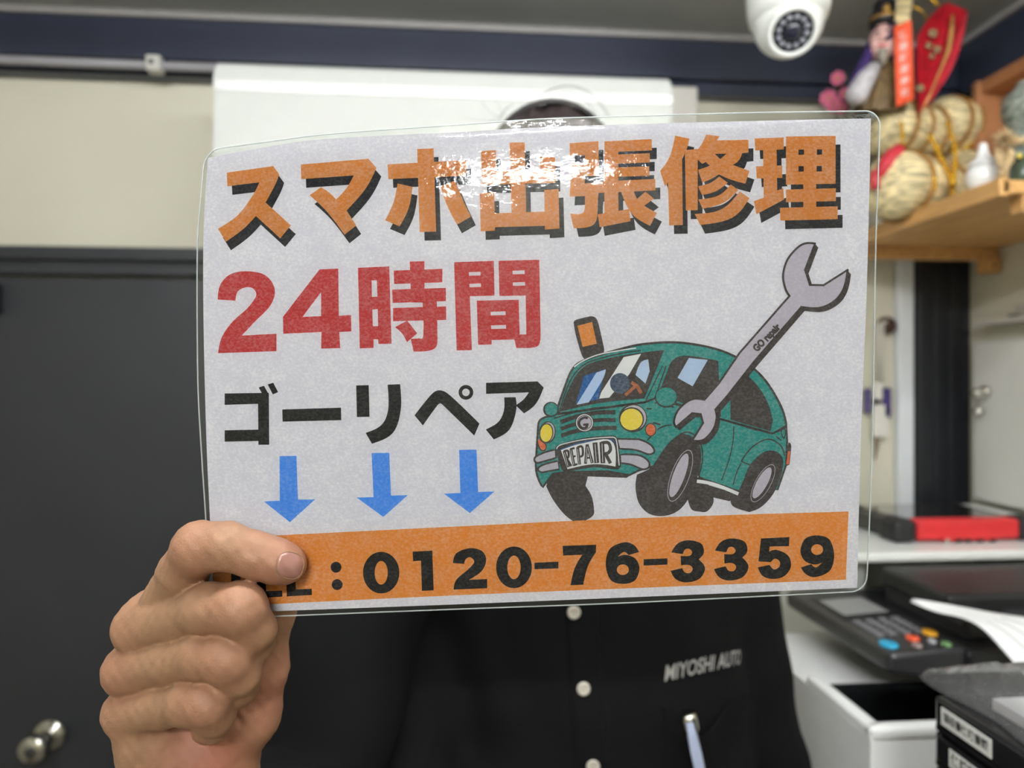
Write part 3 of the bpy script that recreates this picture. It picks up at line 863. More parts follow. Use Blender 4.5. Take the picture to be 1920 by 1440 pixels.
# spanner
def mix(*seq):
    """outline whose points come from two measuring frames"""
    out = []
    for c, s in seq: out += T(c, catmull(s, 8, closed=False))
    return out
SPAN = mix(('K', '1345,150 ~1200,165 ~1060,310 ~1008,480 ~1030,620 1075,705 545,1310'),
           ('M', '720,390 570,562 ~430,560 ~300,660 ~248,780 268,850 440,705 530,715 555,808 440,995 ~560,985 ~660,880 ~697,760 685,665 812,520'),
           ('K', '700,1400 1200,822 ~1400,830 ~1560,750 ~1650,620 1690,430 1435,592 1290,588 1240,430 1345,150'))[:-1]
spn = multi('spanner_picture', [[[(x + 6.5 * k / 5, y + 7.0 * k / 5) for x, y in SPAN]] for k in range(1, 6)], 'line', .00036, sign)
def outl(lp, w):
    lp = lp + [lp[0]]; out = []
    for a, b_ in zip(lp, lp[1:]):
        dx, dy = b_[0] - a[0], b_[1] - a[1]; l = math.hypot(dx, dy)
        if l < 1e-6: continue
        nx, ny = -dy / l * w / 2, dx / l * w / 2; ex, ey = dx / l * w * .4, dy / l * w * .4
        out.append([[(a[0] + nx - ex, a[1] + ny - ey), (b_[0] + nx + ex, b_[1] + ny + ey), (b_[0] - nx + ex, b_[1] - ny + ey), (a[0] - nx - ex, a[1] - ny - ey)]])
    return out
multi('spanner_face', [[SPAN]], 'grey', .00039, spn)
multi('spanner_outline', outl(SPAN, 3.8), 'line', .00042, spn)
def surf_text(name, body, cx, cy, height, ang, ink, off, parent, bold=.0, sx=1.0):
    V, P = text_mesh(body, bold)
    ys = [v[1] for v in V]; h = max(ys) - min(ys)
    s = height / h; ca, sa = math.cos(ang), math.sin(ang)
    pts = []
    for x, y in V:
        x, y = x * s * sx, -y * s
        pts.append((cx + x * ca - y * sa, cy + x * sa + y * ca))
    return mobj(name, [sp(x, y, off) for x, y in pts], P, INK[ink], parent)
surf_text('spanner_lettering', 'GO repair', 1437.5, 633.5, 19.5, math.atan2(960 - 1330, 1020 - 660), 'line', .00050, spn, bold=.060, sx=.80)

# ---- clear film of the laminate, sealed round the paper, with rounded corners
fm = bpy.data.materials.new('clear_laminate_film'); fm.use_nodes = True
nt = fm.node_tree; nt.nodes.clear()
out = nt.nodes.new('ShaderNodeOutputMaterial'); tr = nt.nodes.new('ShaderNodeBsdfTransparent'); gl = nt.nodes.new('ShaderNodeBsdfGlossy')
tr.inputs[0].default_value = (.97, .98, .975, 1); gl.inputs['Roughness'].default_value = .07
fr = nt.nodes.new('ShaderNodeFresnel'); fr.inputs['IOR'].default_value = 1.50
ms = nt.nodes.new('ShaderNodeMixShader')
tc = nt.nodes.new('ShaderNodeTexCoord')
nz = nt.nodes.new('ShaderNodeTexNoise'); nz.inputs['Scale'].default_value = 55; nz.inputs['Detail'].default_value = 5
nz2 = nt.nodes.new('ShaderNodeTexNoise'); nz2.inputs['Scale'].default_value = 600; nz2.inputs['Detail'].default_value = 2
ad = nt.nodes.new('ShaderNodeMath'); ad.operation = 'MULTIPLY_ADD'; ad.inputs[1].default_value = .08
nt.links.new(tc.outputs['Object'], nz.inputs['Vector']); nt.links.new(tc.outputs['Object'], nz2.inputs['Vector'])
nt.links.new(nz2.outputs['Fac'], ad.inputs[0]); nt.links.new(nz.outputs['Fac'], ad.inputs[2])
bp = nt.nodes.new('ShaderNodeBump'); bp.inputs['Strength'].default_value = .75; bp.inputs['Distance'].default_value = .0012
nt.links.new(ad.outputs[0], bp.inputs['Height'])
nt.links.new(bp.outputs[0], gl.inputs['Normal'])
nt.links.new(fr.outputs[0], ms.inputs[0]); nt.links.new(tr.outputs[0], ms.inputs[1]); nt.links.new(gl.outputs[0], ms.inputs[2])
nt.links.new(ms.outputs[0], out.inputs[0])
def corner(u, v, r=.022):
    ru, rv = r, r * 1.43
    su = 0 if u < .5 else 1; sv = 0 if v < .5 else 1
    du = (ru - u) if su == 0 else (u - (1 - ru)); dv = (rv - v) if sv == 0 else (v - (1 - rv))
    if du > 0 and dv > 0:
        a, b_ = du / ru, dv / rv
        l = math.hypot(a, b_); mxx = max(a, b_)
        k = mxx / l
        u = (ru - du * k) if su == 0 else (1 - ru + du * k); v = (rv - dv * k) if sv == 0 else (1 - rv + dv * k)
    return pouch_uv(u, v)
us = sorted(set([i / 90 for i in range(91)] + [.022 * k / 8 for k in range(9)] + [1 - .022 * k / 8 for k in range(9)]))
vs = sorted(set([i / 60 for i in range(61)] + [.0315 * k / 8 for k in range(9)] + [1 - .0315 * k / 8 for k in range(9)]))
def film(off):
    return [sp(*corner(u, v), off) for v in vs for u in us]
nu = len(us); nv = len(vs)
Vf, Vb = film(.00075), film(-.00022)
Fq = [(j * nu + i, j * nu + i + 1, (j + 1) * nu + i + 1, (j + 1) * nu + i) for j in range(nv - 1) for i in range(nu - 1)]
nB = nu * nv
Fb = [tuple(nB + k for k in q[::-1]) for q in Fq]
ring = [i for i in range(nu)] + [j * nu + nu - 1 for j in range(1, nv)] + [(nv - 1) * nu + i for i in range(nu - 2, -1, -1)] + [j * nu for j in range(nv - 2, 0, -1)]
Fs = [(ring[(k + 1) % len(ring)], ring[k], nB + ring[k], nB + ring[(k + 1) % len(ring)]) for k in range(len(ring))]
mobj('laminate_film', Vf + Vb, [q[::-1] for q in Fq + Fb], fm, sign, True)
# the cut edge of the pouch catches the light as a thin bright rim
rim = []
for k in ring: rim.append((Vf[k] + Vb[k]) / 2)
bm_ = bmesh.new()
tube_bm(rim + [rim[0]], .00034, 6, bm_, caps=False)
bobj('film_edge', bm_, mat('film_edge_plastic', rgb(215, 222, 222), .25, alpha=.55), sign, True)
# ================================================================== the person holding the sign
# everything below is laid out in metres right / up / away from the photographer, then turned into the room
def skin_mat():
    m = mat('skin', rgb(156, 120, 92), 0.54, var=0.12, vscale=90, bump=0.22, bscale=900, sss=0.12, spec=0.4)
    nt = m.node_tree; b = nt.nodes['Principled BSDF']
    src = b.inputs['Base Color'].links[0].from_socket
    at = nt.nodes.new('ShaderNodeAttribute'); at.attribute_name = 'flush'
    mx = nt.nodes.new('ShaderNodeMix'); mx.data_type = 'RGBA'; mx.blend_type = 'MIX'
    mx.inputs[7].default_value = rgb(156, 92, 76)
    nt.links.new(src, mx.inputs[6]); nt.links.new(at.outputs['Fac'], mx.inputs[0])
    nt.links.new(mx.outputs[2], b.inputs['Base Color'])
    return m
M_skin = skin_mat()

def J(px, py, d, r): return (cs(px, py, d), r)
# finger chains of the holding hand: knuckle, middle joint, end joint, tip
IDX = [J(310, 1135, .350, .0122), J(344, 1072, .334, .0108), J(374, 1027, .3225, .0114), J(425, 1024, .3205, .0103), J(480, 1041, .3225, .0099), J(520, 1053, .3235, .0096), J(540, 1059, .3255, .0084)]
MID = [J(264, 1178, .352, .0135), J(336.2, 1155, .337, .0112), J(391, 1140, .3225, .0108), J(450, 1141, .3165, .0112), J(474, 1180, .3235, .0098), J(474, 1206, .332, .0092), J(460, 1222, .343, .0082)]
RNG = [J(243, 1257, .353, .0130), J(321.8, 1238, .339, .0108), J(381.5, 1229, .3245, .0105), J(425, 1233, .3185, .0108), J(447, 1262, .325, .0095), J(446, 1286, .334, .0088), J(433, 1300, .345, .0078)]
LIT = [J(241, 1335, .354, .0125), J(305.8, 1323, .341, .0100), J(356.5, 1318, .327, .0097), J(388, 1318, .3215, .0098), J(403, 1340, .328, .0086), J(401, 1356, .337, .0080), J(387, 1366, .346, .0072)]
FINGERS = [IDX, MID, RNG, LIT]
def vadd(a, b): return tuple(x + y for x, y in zip(a, b))
WR = cs(355, 1478, .368)
ELB = (-.180, -.372, .565)
def palm_sdf(P):
    d = cone(P, cs(290, 1150, .360), cs(276, 1370, .362), .0130, .0132)
    d = smin(d, cone(P, cs(330, 1190, .372), cs(310, 1400, .371), .0165, .0170), .012)
    d = smin(d, cone(P, cs(420, 1200, .379), cs(400, 1380, .378), .0150, .0165), .012)
    # ball of the thumb, seen right of the curled fingers
    d = smin(d, chain(P, [(cs(400, 1420, .374), .019), (cs(455, 1335, .371), .0185), (cs(484, 1250, .369), .0145), (cs(496, 1180, .366), .0112)], .006), .008)
    # heel of the hand and wrist
    d = smin(d, cone(P, cs(290, 1385, .357), cs(330, 1455, .362), .0160, .0180), .010)
    d = smin(d, cone(P, cs(310, 1420, .366), cs(320, 1500, .372), .0185, .0190), .012)
    d = smin(d, cone(P, cs(390, 1420, .368), cs(392, 1500, .374), .0185, .0190), .012)
    return d
THUMB = [J(488, 1205, .366, .0120), J(508, 1150, .3625, .0115), J(530, 1085, .3545, .0105), J(545, 1045, .3470, .0090)]
CREASE = []   # short grooves: (a, b, radius)
for (px, py, d) in ((474, 1008, .313), (466, 1012, .3125)):
    CREASE.append((cs(px, py - 10, d + .0015), cs(px - 4, py + 30, d - .0004), .0007))
for i in range(5):
    CREASE.append((cs(392 + i * 9, 984, .3155), cs(388 + i * 9, 1008, .3108), .00045))
CREASE.append((cs(330, 1392, .339), cs(285, 1415, .341), .0010))
CREASE.append((cs(362, 1372, .3405), cs(330, 1400, .3405), .0012))
CREASE.append((cs(445, 1345, .352), cs(452, 1362, .352), .0012))
def forearm_sdf(P):
    d = chain(P, [((WR[0] - .012, WR[1], WR[2] + .004), .0195), ((WR[0] - .008, WR[1] - .078, WR[2] + .06), .027), (ELB, .040)], .01)
    return smin(d, chain(P, [((WR[0] + .012, WR[1], WR[2] + .004), .0195), ((WR[0] + .004, WR[1] - .078, WR[2] + .06), .026), (ELB, .040)], .01), .01)
def hand_sdf(P):
    f = None
    for ch in FINGERS:
        e = chain(P, ch, .004)
        # knuckle bulges
        f = e if f is None else smin(f, e, .0011)
    f = smin(f, chain(P, THUMB, .004), .001)
    d = smin(palm_sdf(P), f, .0055)
    d = smin(d, forearm_sdf(P), .012)
    for a, b, r in CREASE:
        d = smax(d, -cone(P, a, b, r, r * .6), .0012)
    q = P.astype(np.float32)
    d = d + .00018 * np.sin(q[..., 0] * 900) * np.sin(q[..., 1] * 760 + q[..., 2] * 500)
    return d
print('hand'); 
hv, hq = surface(hand_sdf, (-.222, -.300, .296), (-.082, -.050, .46), .0011)

# ---- rest of the body (core under the clothes, head, other arm)
CX, CZ = .068, .815
SEC = [(.085, .055, .058), (.052, .078, .064), (.022, .128, .078), (-.018, .166, .094), (-.11, .172, .108), (-.22, .176, .116), (-.33, .182, .118), (-.45, .190, .116), (-.56, .190, .116), (-.66, .160, .112)]
SY = np.array([s[0] for s in SEC][::-1]); SA = np.array([s[1] for s in SEC][::-1]); SB = np.array([s[2] for s in SEC][::-1])
def torso(P, grow=0.0):
    y = P[..., 1]
    a = np.interp(y, SY, SA).astype(np.float32) + grow; b = np.interp(y, SY, SB).astype(np.float32) + grow
    x = (P[..., 0] - CX) / a; z = (P[..., 2] - CZ) / b
    r = (np.abs(x) ** 2.4 + np.abs(z) ** 2.4) ** (1 / 2.4)
    d = (r - 1) * np.minimum(a, b)
    return np.maximum(d, np.maximum(y - (.085 + grow), -.66 - y))
SHR, SHL = (-.090, -.045, .785), (.212, -.035, .825)
ELL, WRL = (.308, -.470, .870), (.262, -.655, .79)
HC = (.046, .225, .83)
def head_sdf(P):
    x0, y0, z0 = HC
    d = ell(P, (x0, y0 + .008, z0 + .008), (.0745, .086, .096))
    d = smin(d, ell(P, (x0, y0 - .045, z0 - .026), (.060, .072, .066)), .03)
    d = smin(d, ell(P, (x0, y0 - .098, z0 - .060), (.026, .018, .022)), .02)            # chin
    d = smin(d, cone(P, (x0, y0 + .006, z0 - .088), (x0, y0 - .034, z0 - .108), .008, .0125), .010)   # nose
    for s in (-1, 1):
        d = smin(d, ell(P, (x0 + s * .010, y0 - .036, z0 - .097), (.008, .006, .009)), .004)
        d = smin(d, cone(P, (x0 + s * .014, y0 + .026, z0 - .086), (x0 + s * .046, y0 + .024, z0 - .070), .007, .006), .01)   # brow
        d = smax(d, -ell(P, (x0 + s * .031, y0 + .004, z0 - .092), (.017, .010, .013)), .008)     # eye hollow
        lid = smax(ell(P, (x0 + s * .031, y0 + .003, z0 - .075), (.0155, .0135, .0135)), -ell(P, (x0 + s * .031, y0 + .002, z0 - .092), (.0135, .0048, .020)), .002)
        d = smin(d, lid, .003)                                                         # eyelids
        d = smin(d, ell(P, (x0 + s * .040, y0 - .028, z0 - .066), (.022, .020, .018)), .015)      # cheek
        e = ell(P, (x0 + s * .080, y0 - .008, z0 + .010), (.009, .030, .018))
        e = smax(e, -ell(P, (x0 + s * .090, y0 - .006, z0 + .006), (.007, .019, .010)), .004)
        d = smin(d, e, .006)                                                           # ear
        d = smin(d, ell(P, (x0 + s * .010, y0 - .0605, z0 - .0905), (.018, .0055, .008)), .004)
    d = smin(d, ell(P, (x0, y0 - .0715, z0 - .088), (.020, .0065, .0085)), .004)
    d = smax(d, -cone(P, (x0 - .022, y0 - .066, z0 - .094), (x0 + .022, y0 - .066, z0 - .094), .0014, .0014), .002)   # mouth line
    d = smin(d, cone(P, (x0, y0 - .06, z0 + .012), (CX - .005, .03, CZ - .005), .054, .058), .02)
    return d
def core_sdf(P):
    d = torso(P, -.012)
    d = smin(d, cone(P, SHR, ELB, .050, .040), .03)
    d = smin(d, cone(P, SHL, ELL, .050, .040), .03)
    for s in (-1, 1):
        d = smin(d, chain(P, [((CX + s * .085, -.63, CZ), .085), ((CX + s * .095, -.98, CZ - .01), .056), ((CX + s * .10, -1.345, CZ + .02), .040)], .02), .03)
    return d
def lhand_sdf(P):
    d = cone(P, ELL, WRL, .038, .025)
    px, py, pz = WRL
    d = smin(d, ell(P, (px, py - .055, pz - .012), (.018, .052, .040)), .014)
    for i, (dz, L) in enumerate(((-.034, .072), (-.014, .080), (.007, .075), (.026, .060))):
        a = (px, py - .092, pz - .010 + dz * .95)
        k = (px - .006, py - .092 - L * .5, pz - .012 + dz); t = (px - .022, py - .092 - L * .92, pz - .012 + dz)
        d = smin(d, chain(P, [(a, .0100), (k, .0088), (t, .0072)], .003), .004)
    d = smin(d, chain(P, [((px - .008, py - .030, pz - .040), .013), ((px - .014, py - .065, pz - .062), .0105), ((px - .018, py - .098, pz - .066), .0085)], .003), .008)
    return d
bv = surface(core_sdf, (-.26, -1.40, .50), (.40, .04, 1.0), .010)
kv = surface(head_sdf, (-.06, -.0, .68), (.15, .36, .95), .0024)
lv = surface(lhand_sdf, (.200, -.88, .68), (.38, -.37, .94), .0030)
V, Q = sdf_parts((hv, hq), bv, kv, lv)
person = empty('person', c2w(CX, -CAM_Z, CZ), 'person in a black work shirt holding the poster in front of the face', 'person')
body = np_mesh('body', cam_to_world(V), Q, M_skin, person)
# redder skin at knuckles, finger tips and the ball of the thumb
fl = np.zeros(len(V), np.float32)
for (c, r, w) in [(IDX[2][0], .016, .45), (IDX[-1][0], .020, .55), (IDX[4][0], .014, .35), (MID[3][0], .015, .40), (RNG[3][0], .015, .45), (LIT[3][0], .014, .45),
                  (MID[0][0], .016, .35), (RNG[0][0], .018, .45), (LIT[0][0], .016, .30), (cs(400, 1410, .355), .024, .75), (cs(490, 1300, .36), .03, .55), (cs(385, 1085, .35), .012, .7)]:
    dd = np.sqrt(((V - np.array(c)) ** 2).sum(1))
    fl = np.maximum(fl, w * np.exp(-(dd / r) ** 2))
at = body.data.attributes.new('flush', 'FLOAT', 'POINT'); at.data.foreach_set('value', fl)

# nail of the pointing finger, moulded to the finger tip
nv_, nf_ = [], []
na = math.radians(14)
NR, NS = 8, 28
for i in range(NR + 1):
    for k in range(NS):
        a = 2 * math.pi * k / NS
        rr = i / NR
        ca, sa = math.cos(a), math.sin(a)
        ex = math.copysign(abs(ca) ** .8, ca) * (26 if ca > 0 else 25) * rr; ey = math.copysign(abs(sa) ** .8, sa) * 25 * rr
        x = 543 + ex * math.cos(na) - ey * math.sin(na); y = 1060 + ex * math.sin(na) + ey * math.cos(na)
        d = march(hand_sdf, x, y, .300, .350, 160) or .325
        nv_.append(pix(x, y, d - (.00055 if rr < .93 else -.0002)))
for i in range(NR):
    for k in range(NS):
        nf_.append((i * NS + k, i * NS + (k + 1) % NS, (i + 1) * NS + (k + 1) % NS, (i + 1) * NS + k))
nail = mobj('fingernail', nv_, nf_, mat('nail', rgb(164, 118, 106), 0.25, var=.06, vscale=60, coat=.25), body, True)
bobj('nail_fold', tube_bm([nv_[NR * NS + k % NS] + (CAM - nv_[NR * NS + k % NS]).normalized() * .00005 for k in range(NS + 1)], .00034, 6, caps=False), M_skin, body, True)
# eyes and brows (behind the poster from the front)
for s in (-1, 1):
    b = bmesh.new(); c = c2w(HC[0] + s * .031, HC[1] + .003, HC[2] - .075)
    bmesh.ops.create_uvsphere(b, u_segments=20, v_segments=14, radius=.0118, matrix=Matrix.Translation(c))
    ey = bobj('eye', b, mat('eye_white', rgb(235, 230, 225), .2), body, True)
    bobj('iris', lathe_bm([(.0048, .0108), (.003, .0120), (0, .0123)], 16, align(-FW, c)), mat('iris_brown', rgb(40, 26, 20), .15), body, True)
    bobj('eyebrow', tube_bm([c2w(HC[0] + s * .014, HC[1] + .026, HC[2] - .094), c2w(HC[0] + s * .03, HC[1] + .030, HC[2] - .088), c2w(HC[0] + s * .047, HC[1] + .024, HC[2] - .075)], [.002, .003, .0015], 8), mat('hair_black', rgb(34, 28, 28), .35), body, True)

# ---- hair: cap of swept strands
M_hair = mat('hair_black', rgb(34, 28, 28), .35)
M_hair2 = mat('hair_strand', rgb(46, 38, 38), .32, var=.25, vscale=60, bump=.5, bscale=300, stretch=(1, 1, 1))
def hair_sdf(P):
    x0, y0, z0 = HC
    d = ell(P, (x0, y0 + .010, z0 + .014), (.0795, .0905, .104))
    face = ell(P, (x0, y0 - .085, z0 - .09), (.085, .092, .085))
    d = smax(d, -face, .01)
    d = np.maximum(d, (y0 - .045) - P[..., 1])
    w = np.sin((P[..., 0] - x0) * 330 + np.sin(P[..., 2] * 70) * 1.4 + np.sin(P[..., 1] * 50)) * .0013 + np.sin((P[..., 0] - x0) * 130 + P[..., 2] * 60) * .0016
    return d + w
v_, q_ = surface(hair_sdf, (-.06, .15, .70), (.15, .365, .96), .0028)
hair = np_mesh('hair', cam_to_world(v_), q_, M_hair2, person)
bm_ = bmesh.new()
def strand(pts, r): tube_bm([c2w(*p) for p in pts], r, 4, bm_, caps=False)
for i in range(420):                                 # locks lying over the crown
    a = rng.uniform(-1, 1); z0 = rng.uniform(-.8, .6)
    sx = rng.choice([-1, 1]); pts = []
    r0 = 1.0 + rng.uniform(.0, .03)
    n = 7
    for k in range(n):
        th = -.25 * sx + sx * (k / (n - 1)) * rng.uniform(1.0, 1.25) + a * .25
        ph = z0 * .9 + k * .02
        x = HC[0] + .081 * r0 * math.sin(th) * math.cos(ph); y = HC[1] + .010 + .0915 * r0 * math.cos(th) * math.cos(ph); z = HC[2] + .014 + .106 * r0 * math.sin(ph)
        pts.append((x, y, z))
    strand(pts, [.0008] * (n - 1) + [.0002])
def px_strand(pp, d, r):
    q = catmull(' '.join('~%g,%g' % p for p in pp), 6, closed=False)
    tube_bm([pix(x, y, d) for x, y in q], r, 4, bm_, caps=False)
# stray hairs standing off the head
px_strand([(1012, 178), (1040, 165), (1072, 160), (1105, 172), (1128, 195), (1146, 222)], .80, .00028)
px_strand([(1018, 176), (1050, 163), (1085, 166), (1112, 182), (1132, 206), (1140, 224)], .81, .00025)
px_strand([(1030, 180), (1062, 172), (1095, 186), (1125, 224)], .80, .00022)
px_strand([(955, 200), (940, 214), (932, 235)], .82, .00022)
px_strand([(962, 194), (945, 208), (936, 236)], .81, .0002)
px_strand([(950, 212), (925, 224), (915, 238)], .82, .00015)
px_strand([(940, 222), (916, 208), (904, 190)], .82, .00013)
px_strand([(946, 216), (930, 190), (922, 165)], .82, .00012)
px_strand([(935, 228), (900, 226), (872, 222)], .82, .00012)
o = bobj('hair_strands', bm_, M_hair, hair, True); o['kind'] = 'stuff'

# ---- black work shirt
M_shirt = mat('black_shirt_cloth', rgb(15, 15, 17), .85, var=.12, vscale=25, bump=.35, bscale=2200, spec=.15)
def shirt_sdf(P):
    d = torso(P, .010)
    d = smin(d, cone(P, SHR, ELB, .064, .054), .035)
    d = smin(d, cone(P, ELB, tuple(.45 * w + .55 * e for w, e in zip(WR, ELB)), .054, .049), .02)
    d = smin(d, cone(P, SHL, ELL, .062, .049), .035)
    d = smin(d, cone(P, ELL, tuple(.75 * w + .25 * e for w, e in zip(WRL, ELL)), .052, .042), .02)
    d = smin(d, cone(P, (-.085, -.22, .775), (-.125, -.46, .66), .040, .060), .03)     # cloth hanging under the raised arm
    # folds
    x, y, z = P[..., 0], P[..., 1], P[..., 2]
    d = d + .0020 * np.sin(x * 38 + y * 26 + np.sin(y * 17) * 1.6) * np.sin(y * 21 - x * 33 + 1.0)
    d = d + .0022 * np.sin((x + y * .7) * 62 + np.sin(x * 21) * 1.2) * np.clip((.06 - x) * 6, 0, 1)
    d = np.maximum(d, -.63 - y)
    # neck opening
    d = smax(d, -cone(P, (CX - .01, .070, CZ - .02), (CX - .012, .16, CZ - .03), .062, .075), .006)
    return d
v_, q_ = surface(shirt_sdf, (-.27, -.64, .44), (.40, .11, .98), .0052)
shirt = np_mesh('shirt', cam_to_world(v_), q_, M_shirt, person)
def sh(px, py, off=0.0):
    d = march(shirt_sdf, px, py, .45, .95, 260)
    return pix(px, py, (d if d else .72) - off)
# collar: folded-over points, open at the throat
bm_ = bmesh.new()
n = 32
rows = []
for k in range(n + 1):
    f = k / n; a = math.radians(-90 + 16 + 328 * f)          # starts and ends at the throat
    fr = max(0.0, math.cos(a + math.pi / 2)) ** 3            # 1 at the front
    ca, sa = math.cos(a), math.sin(a)
    P_ = lambda r, y: c2w(CX - .012 + r * ca, y, CZ - .022 + r * .97 * sa)
    rows.append([bm_.verts.new(q) for q in (P_(.066, .058 - .02 * fr), P_(.067, .094 - .014 * fr), P_(.072, .098 - .014 * fr), P_(.090, .060 - .045 * fr), P_(.094, .050 - .055 * fr))])
for A, B in zip(rows, rows[1:]):
    for j in range(4): bm_.faces.new((A[j], A[j + 1], B[j + 1], B[j]))
bmesh.ops.recalc_face_normals(bm_, faces=bm_.faces)
bmesh.ops.solidify(bm_, geom=bm_.faces[:], thickness=.002)
bobj('collar', bm_, M_shirt, shirt, True)
def strip(name, pl, pr, ys, off, m, parent, n=3, thick=.0012):
    """band lying on the shirt between two pixel columns pl(y), pr(y)"""
    V, Fc = [], []
    for y in ys:
        a, b = pl(y), pr(y)
        for k in range(n + 1):
            e = off if 0 < k < n else off * .1
            V.append(sh(a + (b - a) * k / n, y, e))
    for j in range(len(ys) - 1):
        for k in range(n):
            i = j * (n + 1) + k
            Fc.append((i, i + 1, i + n + 2, i + n + 1))
    return mobj(name, V, Fc, m, parent, False)
M_shirt2 = M_shirt
strip('placket', lambda y: 1058 + (y - 1130) * .05, lambda y: 1128 + (y - 1130) * .055, list(range(860, 1450, 30)), .0022, M_shirt2, shirt, 7)
strip('placket_seam', lambda y: 1116 + (y - 1130) * .055, lambda y: 1119 + (y - 1130) * .055, list(range(1090, 1450, 30)), .0030, mat('black_thread', rgb(14, 14, 15), .8), shirt, 2)
M_btn = mat('pearl_button', rgb(196, 190, 178), .22, var=.1, vscale=300, coat=.4)
for (x, y) in ((1076, 1148), (1094, 1291), (1058, 1006), (1112, 1436)):
    d = march(shirt_sdf, x, y, .45, .95, 300)
    c = pix(x, y, d - .0015); nrm = (sh(x + 8, y) - sh(x - 8, y)).cross(sh(x, y - 8) - sh(x, y + 8)).normalized()
    if nrm.dot(CAM - c) < 0: nrm = -nrm
    Mb = align(nrm, c)
    bt = bobj('button', lathe_bm([(0, -.0005), (.0062, 0), (.0066, .0014), (.0058, .0026), (.0045, .0022), (0, .0018)], 24, Mb), M_btn, shirt, True)
    for q in range(4):
        bobj('button_hole', lathe_bm([(.0007, .0019), (.0006, .0023), (0, .0024)], 8, Mb @ Matrix.Translation((.0014 * (q % 2 * 2 - 1), .0014 * (q // 2 * 2 - 1), 0))), mat('button_thread', rgb(120, 112, 100), .7), shirt)
# chest embroidery
M_thr = mat('silver_thread', rgb(176, 174, 172), .5, bump=.5, bscale=2500)
V2, P2 = text_mesh('MIYOSHI AUTO', .018)
cols = [1246 + 3 * i for i in range(60)]                  # arc length along the chest from the first letter
rowy = lambda x: 1281 - 34 * ((x - 1246) / 148.0)
pts = []
for x in cols:
    d = march(shirt_sdf, x, rowy(x), .45, .95, 300)
    if d is None or (pts and d - pts[-1][1] > .02): break
    pts.append((x, d))
arc = [0.0]
for (xa, da), (xb, db_) in zip(pts, pts[1:]): arc.append(arc[-1] + (pix(xb, rowy(xb), db_) - pix(xa, rowy(xa), da)).length)
wid = max(v[0] for v in V2) - min(v[0] for v in V2); xm = min(v[0] for v in V2)
y0_ = min(v[1] for v in V2); hh = max(v[1] for v in V2) - y0_
embv = []
for x, y in V2:
    s_ = min((x - xm) / wid * .108 + (y - y0_) / hh * .002, arc[-1])
    px = float(np.interp(s_, arc, [p[0] for p in pts]))
    embv.append(sh(px, rowy(px) - 3, .0012) + UP * ((y - y0_) / hh * .0155))
mobj('embroidery', embv, P2, M_thr, shirt)
# breast pocket with sagging mouth
def pk(u, v):
    x = 1240 + (1418 - 1240) * u + 10 * v
    top = 1320 + 70 * math.exp(-((u - .42) / .24) ** 2) - 18 * u
    return x, top + (1540 - top) * v
V, Fc = [], []
nu_, nv2 = 20, 14
for j in range(nv2 + 1):
    for i in range(nu_ + 1):
        x, y = pk(i / nu_, j / nv2)
        e = .0024 + (.014 * math.exp(-((i / nu_ - .42) / .25) ** 2) * max(0, 1 - j / 5))
        if i in (0, nu_): e = -.0005
        V.append(sh(x, y, e))
Fc = [(j * (nu_ + 1) + i, j * (nu_ + 1) + i + 1, (j + 1) * (nu_ + 1) + i + 1, (j + 1) * (nu_ + 1) + i) for j in range(nv2) for i in range(nu_)]
pocket = mobj('breast_pocket', V, Fc, M_shirt2, shirt, True)
bm_ = bmesh.new(); tube_bm([V[i] for i in range(nu_ + 1)], 0.0008, 6, bm_)
bobj('pocket_hem', bm_, M_shirt, shirt, True)
# pen in the pocket
pd = march(shirt_sdf, 1290, 1360, .45, .95, 300)
pt, pb = pix(1291, 1346, pd - .011), pix(1318, 1470, pd - .011)
ax = (pt - pb).normalized()
pen = empty('pen', pb, 'silver ballpoint pen with pale clip standing in the shirt pocket', 'pen')
Mp = align(ax, pt)
bobj('pen_cap', lathe_bm([(0, .005), (.0076, .0045), (.0084, .001), (.0084, -.010), (.0074, -.013), (0, -.013)], 24, Mp), M_chrome, pen, True)
bobj('barrel', lathe_bm([(.0052, -.010), (.0052, -.10), (.002, -.125), (0, -.127)], 20, Mp), mat('pen_steel', rgb(150, 150, 150), .3, metal=.8), pen, True)
toC = (CAM - pt).normalized(); toC = (toC - ax * toC.dot(ax)).normalized(); sd = ax.cross(toC)
c0 = pt + toC * .0085
b = bmesh.new()
ring = []
for s_, w, t_ in ((.000, .0034, .0100), (-.012, .0040, .0112), (-.030, .0052, .0106), (-.052, .0042, .0090), (-.060, .0022, .0080)):
    ring.append([b.verts.new(pt + ax * s_ + sd * sx * w + toC * (t_ + h)) for sx, h in ((-1, -.0008), (1, -.0008), (1, .0008), (-1, .0008))])
for A_, B_ in zip(ring, ring[1:]):
    for k in range(4): b.faces.new((A_[k], A_[(k + 1) % 4], B_[(k + 1) % 4], B_[k]))
b.faces.new(ring[0][::-1]); b.faces.new(ring[-1])
bobj('clip', b, mat('pale_blue_clip', rgb(176, 186, 214), .25, coat=.3), pen)

